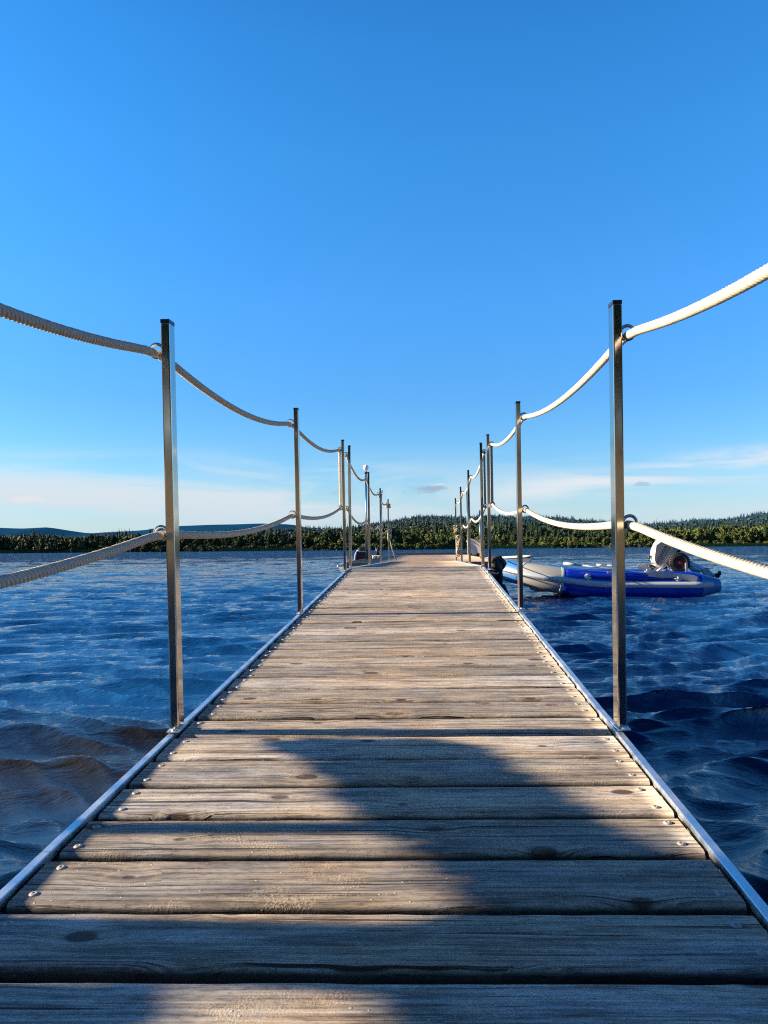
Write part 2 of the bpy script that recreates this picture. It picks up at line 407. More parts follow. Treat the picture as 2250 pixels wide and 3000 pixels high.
def build_water():
    rr = [.25]
    while rr[-1] < 150: rr.append(rr[-1] + max(.013, .0078*rr[-1]))
    while rr[-1] < 9000: rr.append(rr[-1]*1.045)
    rr = np.array(rr)
    fan = np.linspace(math.radians(-50), math.radians(52), 1450)
    rest = np.linspace(math.radians(52), math.radians(310), 200)[1:]
    th = np.concatenate([fan, rest])
    cell = np.maximum(np.gradient(rr)[:, None], rr[:, None]*np.gradient(np.concatenate([fan, rest]))[None, :])
    A, Rr = np.meshgrid(th, rr)
    X = Rr*np.sin(A); Y = Rr*np.cos(A)
    H, DX, DY = waves(X, Y, cell)
    V = np.stack([X+DX, Y+DY, H], -1); V[:, -1] = V[:, 0]; V = V.reshape(-1, 3)
    nr, na = X.shape
    idx = np.arange(nr*na).reshape(nr, na)
    a = idx[:-1, :-1].ravel(); b = idx[:-1, 1:].ravel(); c = idx[1:, 1:].ravel(); d = idx[1:, :-1].ravel()
    Fc = np.stack([a, d, c, b], -1)
    return V, Fc
def water_mat():
    m = NT('lake_water'); p = m.pos()
    n1 = m.noise(m.mapping(p, (1.0, 2.6, 1)), 8.0, 6, .62, .2)
    n2 = m.noise(m.mapping(p, (1.0, 2.8, 1)), 15, 6, .68, .3)
    n3 = m.noise(m.mapping(p, (1.0, 1.5, 1)), 1.1, 3, .55, .3)
    h = m.math('ADD', m.math('ADD', m.math('MULTIPLY', n1, 1.0), m.math('MULTIPLY', n2, .55)), m.math('MULTIPLY', n3, .9))
    sx = m.n.new('ShaderNodeSeparateXYZ'); m.l(p, sx.inputs[0])
    nb = m.n.new('ShaderNodeBump'); m.l(m.mapr(sx.outputs[1], 6, 130, .085, .50), nb.inputs['Distance']); m.l(h, nb.inputs['Height'])
    m.l(m.mapr(sx.outputs[1], 2, 22, .20, .8), nb.inputs['Strength'])
    # chop too small for the mesh: facets tilted by coloured noise, stronger where one picture element covers many wavelets
    nc = m.n.new('ShaderNodeTexNoise'); nc.inputs['Scale'].default_value = 4.0; nc.inputs['Detail'].default_value = 3; m.l(m.mapping(p, (1, 1.7, 1)), nc.inputs['Vector'])
    v1 = m.n.new('ShaderNodeVectorMath'); v1.operation = 'SUBTRACT'; m.l(nc.outputs['Color'], v1.inputs[0]); v1.inputs[1].default_value = (.5, .5, .5)
    v2 = m.n.new('ShaderNodeVectorMath'); v2.operation = 'MULTIPLY'; m.l(v1.outputs[0], v2.inputs[0]); v2.inputs[1].default_value = (1.5, 2.2, 0)
    vb = m.n.new('ShaderNodeVectorMath'); vb.operation = 'ADD'; m.l(v2.outputs[0], vb.inputs[0]); vb.inputs[1].default_value = (0, -.26, 0)
    v3 = m.n.new('ShaderNodeVectorMath'); v3.operation = 'SCALE'; m.l(vb.outputs[0], v3.inputs[0]); m.l(m.math('ADD', m.mapr(sx.outputs[1], 5, 40, .03, .9), m.mapr(sx.outputs[1], 36, 260, 0, 1.0)), v3.inputs['Scale'])
    v4 = m.n.new('ShaderNodeVectorMath'); v4.operation = 'ADD'; m.l(nb.outputs[0], v4.inputs[0]); m.l(v3.outputs[0], v4.inputs[1])
    v5 = m.n.new('ShaderNodeVectorMath'); v5.operation = 'NORMALIZE'; m.l(v4.outputs[0], v5.inputs[0]); nor = v5.outputs[0]
    # peaty shallows beside the gangway, deep navy away from it
    near = m.math('MULTIPLY', m.mapr(sx.outputs[0], -.1, -.5, 0, 1, True), m.math('MULTIPLY', m.mapr(sx.outputs[1], 3.9, 3.1, 0, 1, True), m.mapr(sx.outputs[1], 1.9, 2.7, .12, 1, True)))
    far = m.mapr(sx.outputs[0], -2.4, -1.2, .35, 1)
    open_ = m.mapr(sx.outputs[1], .8, 6, 0, 1, True)   # deeper, clearer blue away from the shallows
    BODY1 = m.mix(open_, (.001, .008, .026), (.0025, .032, .120)); BODY2 = m.mix(open_, (.0015, .014, .045), (.0035, .050, .175))
    body = m.mix(m.math('MULTIPLY', near, far), BODY1, (.004, .0026, .0001))
    lf = m.mapr(m.noise(m.mapping(p, (.6, 1.2, 1)), .8, 4, .6), .35, .65)
    body = m.mix(lf, body, m.mix(m.math('MULTIPLY', near, far), BODY2, (.022, .0165, .0002)))
    m.set(Base_Color=body, Roughness=.03, Normal=nor, IOR=1.52)
    m.b.inputs['Specular IOR Level'].default_value = .5
    return m.mat
V_, F_ = build_water()
wo = link('water', npmesh('water', V_, F_, water_mat(), True)); tag(wo, kind='structure')

# ------------------------------------------------------------------ far shore, hills, forest
SKY = [(-1500,60),(0,55),(300,52),(536,50),(700,62),(876,66),(1000,64),(1097,81),(1166,94),(1221,104),(1311,105),(1383,101),(1435,105),(1604,98),(1706,86),(1783,78),(1881,70),(1988,76),(2034,82),(2143,84),(2211,95),(2400,105),(2900,90),(3800,80)]
FAR = [(-3000,50),(-400,66),(-100,76),(60,70),(140,73),(260,52),(420,60),(480,70),(600,74),(760,78),(850,74),(950,50),(2100,40),(5000,50)]
def interp(T, x):
    xs = [a for a, b in T]; ys = [b for a, b in T]; return np.interp(x, xs, ys)
def px_of(X, Y): return 1125 + 2250*X/Y
RID = 1300.
def vn(x, s):   # smooth 1-d noise
    x = np.asarray(x)*s; i = np.floor(x); f = x-i; f = f*f*(3-2*f)
    h = lambda k: np.modf(np.abs(np.sin(k*127.1)*43758.5453))[0]
    return h(i)*(1-f)+h(i+1)*f
def shoreY(X):
    X = np.asarray(X, float)
    return 425 + 26*(vn(X, .011)-.5)*2 - .05*X + 9*(vn(X+77, .045)-.5)
def ground(X, Y):
    X = np.asarray(X, float); Y = np.asarray(Y, float)
    px = px_of(X, np.maximum(Y, 50))
    ridge = np.maximum(interp(SKY, px) - 24, 22)/2250*RID + CAMZ
    t = np.clip((Y-470)/(RID-470), 0, 1)
    base = 1.2*np.clip((Y - shoreY(X))/40, -1.5, 1)
    g = base + (ridge-1.2)*np.where(Y < RID, t**1.15*(1.15-.15*t), np.clip(1-(Y-RID)/900, .1, 1)) + 4*(vn(X+Y*.3, .008)-.5)*t
    return g
ys = np.concatenate([np.linspace(380, 520, 36), np.linspace(530, 1400, 50), np.linspace(1450, 2600, 14)])
xs_ = np.linspace(-1.25, 1.25, 260)
XX = xs_[None, :]*ys[:, None]; YY = np.repeat(ys[:, None], len(xs_), 1)
GZ = ground(XX, YY)
V2 = np.stack([XX, YY, GZ], -1).reshape(-1, 3); nr, na = XX.shape; idx = np.arange(nr*na).reshape(nr, na)
F2 = np.stack([idx[:-1,:-1].ravel(), idx[:-1,1:].ravel(), idx[1:,1:].ravel(), idx[1:,:-1].ravel()], -1)
def land_mat():
    m = NT('shore_land'); p = m.pos(); f = m.noise(p, .05, 5)
    return m.set(Base_Color=m.mix(f, (.012, .020, .010), (.026, .034, .016)), Roughness=.95)
M['land'] = land_mat()
tag(link('far_shore', npmesh('far_shore', V2, F2, M['land'], True)), kind='structure')
# distant blue hills
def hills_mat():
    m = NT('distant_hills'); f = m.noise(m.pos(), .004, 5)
    return m.set(Base_Color=m.mix(f, (.004, .040, .095), (.006, .052, .12)), Roughness=1.0, Specular_IOR_Level=0.0)  # blue is distance haze put into the base colour
hb = MB(); HX = np.linspace(-4200, 5200, 260); Dh = 3600.
for i, x0 in enumerate(HX):
    e = (interp(FAR, px_of(x0, Dh)) + 3*(vn(x0, .006)-.5))/2250*Dh
    hb.v += [(x0, Dh-900, -2), (x0, Dh-300, e*.72), (x0, Dh, e), (x0, Dh+700, e*.4)]
for i in range(len(HX)-1):
    for k in range(3): hb.f.append((i*4+k, (i+1)*4+k, (i+1)*4+k+1, i*4+k+1)); hb.m.append(0)
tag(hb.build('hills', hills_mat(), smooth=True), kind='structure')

def leaf_mat(name, a, b, haze=0.0, sc=.35):
    m = NT(name); p = m.pos(); o = m.n.new('ShaderNodeObjectInfo')
    f = m.noise(p, sc, 4, .6); g = m.noise(p, 3.1, 2)
    col = m.mix(m.mapr(m.math('ADD', m.math('MULTIPLY', f, .5), m.math('MULTIPLY', o.outputs['Random'], .5)), .3, .7), a, b)
    col = m.mix(m.mapr(g, .3, .7, 0, .45), col, tuple(x*.45 for x in a))
    sxx = m.n.new('ShaderNodeSeparateXYZ'); m.l(p, sxx.inputs[0])   # shade of the backlit left shore mixed into the leaf colour
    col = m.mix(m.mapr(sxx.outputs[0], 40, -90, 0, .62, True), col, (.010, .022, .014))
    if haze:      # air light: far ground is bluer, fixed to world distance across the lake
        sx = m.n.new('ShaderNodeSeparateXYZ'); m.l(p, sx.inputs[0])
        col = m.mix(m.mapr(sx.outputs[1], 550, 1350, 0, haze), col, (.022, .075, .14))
    m.set(Base_Color=col, Roughness=.7); m.b.inputs['Specular IOR Level'].default_value = .15
    return m.mat
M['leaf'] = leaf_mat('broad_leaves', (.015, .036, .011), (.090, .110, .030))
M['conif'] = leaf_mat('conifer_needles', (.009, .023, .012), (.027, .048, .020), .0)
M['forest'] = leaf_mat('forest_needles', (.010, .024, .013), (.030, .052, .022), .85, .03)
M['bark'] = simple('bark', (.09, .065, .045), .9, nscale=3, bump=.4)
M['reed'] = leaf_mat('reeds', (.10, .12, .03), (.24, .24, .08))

def leaf_cloud(r, centres, radii, n, size):
    """n small quads on and in lumpy ellipsoids"""
    C = np.array(centres); Rd = np.array(radii); pr = Rd[:, 0]*Rd[:, 2]; pr = pr/pr.sum()
    k = r.choice(len(C), n, p=pr); d = r.normal(size=(n, 3)); d /= np.linalg.norm(d, axis=1)[:, None]
    rad = r.uniform(.55, 1.03, n)[:, None]
    P = C[k] + d*Rd[k]*rad
    nrm = d + r.normal(0, .45, (n, 3)); nrm /= np.linalg.norm(nrm, axis=1)[:, None]
    a = np.cross(nrm, r.normal(size=(n, 3))); a /= np.linalg.norm(a, axis=1)[:, None]; b = np.cross(nrm, a)
    s = (size*r.uniform(.6, 1.4, n))[:, None]
    V = np.stack([P-a*s-b*s*.7, P+a*s*.8-b*s, P+a*s+b*s*.8, P-a*s*.7+b*s], 1).reshape(-1, 3)
    return V, np.arange(4*n).reshape(n, 4)
def broad_mesh(seed, h=11., w=8., n=1200, size=.34):
    r = np.random.default_rng(seed); cs = []; rs = []
    for i in range(15):
        t = r.uniform(.22, .88); rad = w*.5*math.sin(PI*min(1, (t*.92+.06)))**.7*r.uniform(.15, .78); an = r.uniform(0, 2*PI)
        cs.append((rad*math.cos(an), rad*math.sin(an), h*t)); q = w*r.uniform(.13, .23); rs.append((q, q, q*r.uniform(.8, 1.15)))
    cs.append((0, 0, h*.55)); rs.append((w*.27, w*.27, h*.28)); cs.append((w*.02, 0, h*.84)); rs.append((w*.17, w*.17, h*.15))
    return leaf_cloud(r, cs, rs, n, size), cs
def trunk_mb(h, r0, cs=()):
    mb = MB(); mb.tube([(0,0,-.6), (.03*h, 0, h*.3), (.01*h, .02*h, h*.75)], [r0, r0*.75, r0*.25], 7)
    for c in list(cs)[:7]:
        mb.tube([(.02*h, 0, h*.28), (c[0]*.5, c[1]*.5, (h*.3+c[2])/2), c], [r0*.45, r0*.3, r0*.1], 5)
    return mb
def conifer_mesh(seed, h=13., w=3.6, layers=11, nb=9):
    r = np.random.default_rng(seed); V = []; Fq = []
    for i in range(layers):
        t = i/(layers-1); z0 = h*(.12+.84*t); R_ = w*.5*(1-t)**.85*r.uniform(.8, 1.15)+.12
        off = r.uniform(0, 6)
        for k in range(nb):
            a = off+2*PI*k/nb+r.normal(0, .12); L_ = R_*r.uniform(.7, 1.2); dz = h*.085*r.uniform(.7, 1.3); wd = .34*R_+.08
            ca, sa = math.cos(a), math.sin(a); n0 = len(V)
            V += [(-sa*wd*.4+ca*.04, ca*wd*.4+sa*.04, z0+dz), (sa*wd*.4+ca*.04, -ca*wd*.4+sa*.04, z0+dz), (ca*L_+sa*wd, sa*L_-ca*wd, z0-dz*.5), (ca*L_-sa*wd, sa*L_+ca*wd, z0-dz*.35)]
            Fq.append((n0, n0+1, n0+2, n0+3))
    return np.array(V), np.array(Fq)

BR = []
for s_ in range(7):
    (Vb, Fb), cs = broad_mesh(20+s_, 11., [8.4, 7.2, 9.6, 6.2, 8.8, 7.8, 5.4][s_])
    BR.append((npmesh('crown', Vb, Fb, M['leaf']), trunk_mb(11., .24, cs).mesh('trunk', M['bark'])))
CN = []
for s_ in range(4):
    Vc, Fc = conifer_mesh(50+s_, 13., [3.8, 4.4, 3.3, 4.0][s_], 12)
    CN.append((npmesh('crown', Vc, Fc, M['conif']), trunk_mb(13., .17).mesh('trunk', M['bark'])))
def plant(kind, lib, X, Y, sc, label, group, zs=1.0):
    t = empty(kind, Matrix.LocRotScale(Vector((X, Y, float(ground(X, Y))-.2)), Euler((0, 0, random.uniform(0, 6.28))), Vector((sc, sc, sc*zs))), label, 'tree', group)
    cr_, tr_ = random.choice(lib); link('crown', cr_, t); link('trunk', tr_, t)
    return t
PROF = ([-400, 0, 300, 800, 1000, 1100, 1400, 1520, 1840, 1930, 2250], [.86, .86, .84, .84, .95, .92, .88, .52, .55, .90, 1.02])
def region(px): return 'left' if px < 1000 else ('middle' if px < 1420 else 'right')
cnt = 0
xx = -270.
FOREST_D = []                   # front rows outside the frame go to one stuff object
while xx < 300:
    Y0 = float(shoreY(xx)); px = float(px_of(xx, Y0))
    for row in range(2):
        X = xx + random.uniform(-1.3, 1.3) + row*2.2; Y = Y0 + 7 + row*12 + random.uniform(-3, 3)
        tall = float(np.interp(px, *PROF)) * (.60+.62*random.random()) * (1.0 if row else .86)
        if -30 < px < 2280 and cnt < 230:
            rg = region(px)
            plant('leafy_tree', BR, X, Y, tall, {'left': 'leafy green tree in the shaded shoreline row left of the gangway', 'middle': 'pale leafy tree in the shoreline row straight beyond the gangway', 'right': 'sunlit yellow green leafy tree in the shoreline row right of the gangway'}[rg],
                  'leafy trees along the %s part of the far shore' % rg); cnt += 1
        else: FOREST_D.append((X, Y, tall))
    xx += random.uniform(3.0, 5.6)
for i in range(110):
    px = random.uniform(-20, 2270); Y = random.uniform(458, 520); X = (px-1125)/2250*Y
    if px < 330 and random.random() < .6: continue
    rg = region(px)
    plant('conifer_tree', CN, X, Y, float(np.interp(px, [0, 500, 700, 1000, 1100, 2250], [.74, .78, .90, .92, .95, 1.0]))*random.uniform(.72, 1.10),
          {'left': 'dark pointed conifer rising behind the leafy trees left of the gangway', 'middle': 'dark pointed conifer rising behind the leafy trees beyond the platform', 'right': 'dark pointed conifer rising behind the leafy trees right of the gangway'}[rg],
          'conifers behind the %s shoreline trees' % rg)
# forest mass
def scatter(lib, pts, seed):
    r = np.random.default_rng(seed); VV = []; FF = []; off = 0
    for (X, Y, s_, zs) in pts:
        V0, F0 = lib[r.integers(len(lib))]; a = r.uniform(0, 6.28); c, s = math.cos(a), math.sin(a)
        P = np.empty_like(V0); P[:, 0] = (V0[:, 0]*c-V0[:, 1]*s)*s_+X; P[:, 1] = (V0[:, 0]*s+V0[:, 1]*c)*s_+Y; P[:, 2] = V0[:, 2]*s_*zs+float(ground(X, Y))-.3
        VV.append(P); FF.append(F0+off); off += len(P)
    return np.concatenate(VV), np.concatenate(FF)
lowc = [conifer_mesh(70+i, 14., [5.6, 6.6, 4.8, 6.0][i], 8, 6) for i in range(4)]
r = np.random.default_rng(9); pts = []
while len(pts) < 11500:
    Y = math.sqrt(r.uniform(500**2, 1330**2)); a = r.uniform(-.62, .66); X = Y*a
    if r.random() < .35: Y = r.uniform(1240, 1320); X = Y*a
    pts.append((X, Y, r.uniform(.62, 1.0)*(.75+.5*vn(X*1.0+Y*.4, .05)), 1.0))
kinds = [r.random() < .45 for _ in pts]
def lite(seed):
    (Vl, Fl), _c = broad_mesh(seed, 11., 8.5, 46, 1.25); return Vl, Fl
V1_, F1_ = scatter(lowc, [p for p, k_ in zip(pts, kinds) if k_], 4)
V0_, F0_ = scatter([lite(200+i) for i in range(4)], [(p[0], p[1], p[2]*.92, 1.0) for p, k_ in zip(pts, kinds) if not k_], 5)
Vf = np.concatenate([V1_, V0_]); Ff = np.concatenate([F1_, F0_+len(V1_)])
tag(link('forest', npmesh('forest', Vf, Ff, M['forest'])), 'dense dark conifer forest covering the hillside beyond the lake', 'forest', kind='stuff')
lowb = [broad_mesh(90+i, 11., 8., 280, .62)[0] for i in range(3)]
pts = [(X, Y, s_, 1) for X, Y, s_ in FOREST_D]
for i in range(1500):
    Y = r.uniform(440, 560); a = r.uniform(-.62, .66); pts.append((Y*a, Y, r.uniform(.6, 1.05)*float(np.interp(1125+2250*a, *PROF)), 1))
Vf, Ff = scatter(lowb, pts, 5)
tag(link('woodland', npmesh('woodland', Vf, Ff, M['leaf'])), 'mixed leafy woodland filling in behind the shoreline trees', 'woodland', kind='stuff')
# bushes and reeds at the water line
pts = []
for i in range(620):
    X = r.uniform(-290, 320); pts.append((X, float(shoreY(X))+r.uniform(-2, 4), r.uniform(.16, .46), .8))
Vf, Ff = scatter([broad_mesh(95+i, 11., 13., 260, .75)[0] for i in range(3)], pts, 6)
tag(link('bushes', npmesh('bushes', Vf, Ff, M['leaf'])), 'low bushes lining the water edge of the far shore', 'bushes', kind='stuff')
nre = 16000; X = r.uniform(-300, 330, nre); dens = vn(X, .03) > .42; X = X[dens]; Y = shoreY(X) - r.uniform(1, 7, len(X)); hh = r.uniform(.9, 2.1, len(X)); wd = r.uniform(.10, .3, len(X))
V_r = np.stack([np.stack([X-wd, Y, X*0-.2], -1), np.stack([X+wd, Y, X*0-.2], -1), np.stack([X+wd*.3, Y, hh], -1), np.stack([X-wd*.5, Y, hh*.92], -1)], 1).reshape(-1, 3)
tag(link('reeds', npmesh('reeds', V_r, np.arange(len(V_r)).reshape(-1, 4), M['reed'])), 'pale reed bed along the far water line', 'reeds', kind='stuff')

# ------------------------------------------------------------------ near bank behind the camera and out to the left
def bank_mat():
    m = NT('sandy_bank'); p = m.pos(); f = m.noise(p, 1.2, 6, .6); g = m.noise(p, 14, 4)
    col = m.mix(m.mapr(f, .42, .58), (.13, .095, .06), (.04, .05, .02))
    return m.set(Base_Color=m.mix(m.mapr(g, .3, .7, 0, .4), col, (.14, .10, .06)), Roughness=.95, Normal=m.bump(g, .5, .05))
bm_ = MB(); nx, ny = 120, 56
for j in range(ny):
    for i in range(nx):
        X = -60 + 120*i/(nx-1); Y = 4.5 - 64*(j/(ny-1))**1.25
        e = -1.2 + .35*math.sin(X*.3) + 4.6*max(0, 1-abs(X+7.6)/4.0)
        d = e - Y
        bm_.v.append((X, Y, -.5 + .95*min(1, max(0, d+.3)/2.4) + .03*max(0, d) + .05*math.sin(X*1.7+Y)))
for j in range(ny-1):
    for i in range(nx-1):
        a = j*nx+i; bm_.f.append((a, a+nx, a+nx+1, a+1)); bm_.m.append(0)
tag(bm_.build('bank', bank_mat(), smooth=True), kind='structure')
tg = random.Random(4)
for i in range(34):
    X = -38 + i*2.3 + tg.uniform(-1, 1); Y = -13 - tg.uniform(0, 9)
    t = empty('leafy_tree', Matrix.LocRotScale(Vector((X, Y, .3)), Euler((0,0,tg.uniform(0,6))), Vector((1,1,1))*tg.uniform(.8, 1.15)), 'leafy tree on the bank behind the start of the gangway', 'tree', 'trees on the near bank')
    a, b = tg.choice(BR); link('crown', a, t); link('trunk', b, t)

# ------------------------------------------------------------------ gangways
C0 = Vector((0, 0, CAMZ)); Hc = .65
RX = u.cross(n).normalized()
O1 = C0 - n*Hc
M1 = Matrix(((RX.x, u.x, n.x, O1.x), (RX.y, u.y, n.y, O1.y), (RX.z, u.z, n.z, O1.z), (0,0,0,1)))
SK = math.radians(1.09)
g1 = empty('gangway', M1, 'sloping plank gangway with shiny metal edging rising away from the bank', 'gangway')
BL, BRR = -.722, .520
def plank_mesh(L_, W_, T_, seed, mat, fancy=True):
    """rounded-edge board with a slightly wavy, worn outline"""
    r = random.Random(seed); mb = MB(); nx = 26 if fancy else 3
    prof = [(-1, -1), (-1, .35), (-.955, .82), (-.87, 1), (-.4, 1), (0, 1), (.4, 1), (.87, 1), (.955, .82), (1, .35), (1, -1)]
    cup = r.uniform(-.0012, .0012)
    V = []; e1 = [r.uniform(-.0013, .0013) for _ in range(nx+1)]; e2 = [r.uniform(-.0013, .0013) for _ in range(nx+1)]
    for i in range(nx+1):
        xx_ = -L_/2 + L_*i/nx
        for (py, pz) in prof:
            yy = py*W_/2 + (e1[i] if py < 0 else e2[i])*(abs(py) > .5)
            zz = pz*T_/2 + (cup*(1-py*py) if pz > .9 else 0)
            V.append((xx_, yy, zz - T_/2))
    k = len(prof); Fs = []
    for i in range(nx):
        for j in range(k-1): Fs.append((i*k+j, (i+1)*k+j, (i+1)*k+j+1, i*k+j+1))
        Fs.append((i*k+k-1, (i+1)*k+k-1, (i+1)*k, i*k))
    Fs.append(tuple(range(k-1, -1, -1))); Fs.append(tuple(nx*k+j for j in range(k)))
    Fs = [tuple(reversed(f)) for f in Fs]
    mb.add(V, Fs); return mb.mesh('plank', mat, True)
bolt_mb = MB().lathe([(.0082, -.001), (.0082, .0004), (.0070, .0015), (.0044, .0022), (.0026, .0024), (.0020, .0014)], 16)
bolt_me = bolt_mb.mesh('bolt', M['bolt'], True)
gaps = [1.031, 1.199, 1.377, 1.551, 1.722, 1.894, 2.079, 2.251, 2.420]
while gaps[0] > -.7: gaps.insert(0, gaps[0]-.1725)
while gaps[-1] < 6.80: gaps.append(gaps[-1] + random.uniform(.1695, .1755))
gw = {}
for i, g in enumerate(gaps): gw[i] = random.uniform(.014, .022)
i0 = min(range(len(gaps)), key=lambda k: abs(gaps[k]-1.031)); gw[i0] = .029; gw[i0+1] = .019; gw[i0+2] = .024; gw[i0+3] = .020
Lp = (BRR-BL) - .058; bc = (BL+BRR)/2
for i in range(len(gaps)-1):
    a0 = gaps[i]+gw[i]/2; a1 = gaps[i+1]-gw[i+1]/2
    o = link('plank', plank_mesh(Lp, a1-a0, .034, i+100, M['deck']), g1)
    o.location = (bc, (a0+a1)/2, 0); o.rotation_euler = (random.uniform(-.004, .004), random.uniform(-.0015, .0015), SK+random.uniform(-.0018, .0018)); o.location.z = random.uniform(-.0018, .0006)
    for (bx, by) in ((-1, -1), (-1, 1), (1, -1), (1, 1)):
        if a1 < .6: continue
        b = link('bolt', bolt_me, o)
        b.location = (bx*(Lp/2-random.uniform(.022, .040)), by*((a1-a0)/2-random.uniform(.026, .040)), .0002); b.rotation_euler = (random.uniform(-.05,.05), random.uniform(-.05,.05), random.uniform(0,6))
A_END = gaps[-1]-.002
for sgn, b0 in ((-1, BL), (1, BRR)):
    mb = MB(); lip = .020
    xin = b0 - sgn*lip
    # folded metal edging: top flange, outer face and return lip, one continuous section
    sec = [(xin, -.010), (xin, .0045), (xin+sgn*.002, .0062), (b0-sgn*.0025, .0062), (b0, .0035), (b0, -.125), (b0-sgn*.03, -.125), (b0-sgn*.03, -.121), (b0-sgn*.004, -.121), (b0-sgn*.004, -.001), (xin+sgn*.004, -.001), (xin+sgn*.004, -.010)]
    st = [-.75 + (A_END+.75)*k/60 for k in range(61)]; V = []; rj = random.Random(8+sgn)
    for a in st:
        j = rj.uniform(-.0007, .0007); jz = rj.uniform(-.0005, .0005)
        V += [(q[0]+j, a, q[1]+jz) for q in sec]
    k = len(sec); Fs = []
    for i in range(len(st)-1):
        for j in range(k): Fs.append((i*k+j, i*k+(j+1) % k, (i+1)*k+(j+1) % k, (i+1)*k+j) if sgn > 0 else (i*k+j, (i+1)*k+j, (i+1)*k+(j+1) % k, i*k+(j+1) % k))
    Fs.append(tuple(range(k))); Fs.append(tuple((len(st)-1)*k+j for j in range(k-1, -1, -1)))
    mb.add(V, Fs); mb.build('edge_rail', M['galv'], g1)
mb = MB()
for b0 in (BL+.07, bc, BRR-.07): mb.box((b0, 3.0, -.085), (.05, 7.4, .09))
a = -.4
while a < 6.7: mb.box((bc, a, -.09), (BRR-BL-.10, .05, .07)); a += 1.05
mb.build('underframe', M['frame'], g1)

# level gangway
S2 = Vector((.290, 7.03, CAMZ-.1745)); E2 = Vector((.728, 14.6, CAMZ-.252))
d2 = (E2-S2).normalized(); x2 = d2.cross(Vector((0,0,1))).normalized(); x2 = (x2 + Vector((0,0,.004))).normalized(); z2 = x2.cross(d2).normalized()
M2 = Matrix(((x2.x, d2.x, z2.x, S2.x), (x2.y, d2.y, z2.y, S2.y), (x2.z, d2.z, z2.z, S2.z), (0,0,0,1))); L2 = (E2-S2).length
g2 = empty('gangway', M2, 'level plank gangway between the sloping one and the mooring platform', 'gangway')
pm = [plank_mesh(1.16, .158, .034, 300+i, M['deck_far'], False) for i in range(4)]
a = .09
while a < L2-.05:
    o = link('plank', random.choice(pm), g2); o.location = (0, a, random.uniform(-.002, .001)); o.rotation_euler = (0, 0, SK+random.uniform(-.002, .002)); a += .1725
for s_ in (-1, 1):
    MB().box((s_*.600, L2/2, -.05), (.028, L2, .112)).build('edge_rail', M['galv'], g2, bevel=.002)
mb = MB()
for b0 in (-.5, 0, .5): mb.box((b0, L2/2, -.09), (.06, L2-.2, .09))
for a in (1.2, 3.6, 6.0): mb.box((0, a, -.27), (1.1, .9, .26))
mb.build('underframe', M['frame'], g2)
MB().box((0, -.055, -.012), (1.14, .10, .030)).build('hinge_plate', M['galv'], g2, bevel=.002)

# mooring platform
P3 = Vector((.745, 14.62, CAMZ-.262)); d3 = Vector((.0593, 1, -.0006)).normalized(); x3 = d3.cross(Vector((0,0,1))).normalized(); z3 = x3.cross(d3)
M3 = Matrix(((x3.x, d3.x, z3.x, P3.x), (x3.y, d3.y, z3.y, P3.y), (x3.z, d3.z, z3.z, P3.z), (0,0,0,1)))
pf = empty('mooring_platform', M3, 'wide floating plank platform at the far end of the gangway', 'platform')
PW = 1.49; PL = 13.6
pm = [plank_mesh(2*PW-.08, .185, .034, 330+i, M['deck_far'], False) for i in range(4)]
a = .19
while a < PL-.1:
    o = link('plank', random.choice(pm), pf); o.location = (0, a, random.uniform(-.002, .001)); a += .196
mb = MB().box((0, .045, -.09), (2*PW+.02, .08, .17)); mb.build('front_beam', M['dark_wood'], pf, bevel=.006)
for s_ in (-1, 1): MB().box((s_*(PW-.015), PL/2+.05, -.06), (.05, PL-.2, .14)).build('side_beam', M['dark_wood'], pf, bevel=.005)
MB().box((0, PL-.03, .002), (2*PW-.04, .06, .05)).build('end_strip', M['galv'], pf, bevel=.003)
mb = MB()
for a in (1.3, 4, 7, 10, 12.5):
    for s_ in (-1, 0, 1): mb.box((s_*1.05, a, -.33), (.7, 1.5, .34))
mb.build('float', M['black'], pf, bevel=.03)
bb = MB().box((.32, PL+.33, -.05), (3.1, .35, .30)); o = bb.build('bumper_beam', M['rubber'], None, bevel=.05); o.matrix_world = M3
tag(o, 'long black bumper beam floating across the far end of the platform', 'bumper')

# ------------------------------------------------------------------ railing posts
Z4 = (0,0,0)
H_POST = 1.135
post_me = MB().box((0,0,H_POST/2), (.025, .050, H_POST)).mesh('tube', M['steel'])
cap_me = MB().box((0,0,H_POST+.004), (.0245, .0495, .010)).mesh('cap', M['cap'])
pmb = MB().box((0, 0, .004), (.034, .085, .004))
for y_ in (-.034, .034): pmb.lathe([(.006, .005), (.006, .009), (.003, .011)], 8, Matrix.Translation((0, y_, 0)))
plate_me = pmb.mesh('base_plate', M['galv'])
ringL = {}
for s_ in (-1, 1):
    mb = MB().torus((s_*(.0125+.020), 0, 0), (0,1,0), .0185, .0045, 28, 10)
    mb.tube([(s_*.010, 0, 0), (s_*.0175, 0, 0)], .006, 10)
    ringL[s_] = mb.mesh('ring', M['ring'], True)
RH = (1.062, .553)
def post(Mroot, b, a, side, label, group, h_off=.0, zs=1.0):
    t = empty('railing_post', Mroot @ Matrix.Translation((b, a, h_off)) @ Matrix.Rotation(SK, 4, 'Z') @ Matrix.Diagonal((1, 1, zs, 1)), label, 'post', group)
    o = link('tube', post_me, t); bv = o.modifiers.new('bevel', 'BEVEL'); bv.width = .004; bv.segments = 2
    link('cap', cap_me, t)
    link('base_plate', plate_me, t)
    for hz in RH: r_ = link('ring', ringL[side], t); r_.location = (0, 0, hz)
    return t
PB = (-.709, .5225)
A1 = [(2.115, 2.125), (4.25, 4.33), (6.66, 6.62)]
ordn = ['nearest', 'second', 'third']
GP = 'steel railing posts along the sloping gangway'
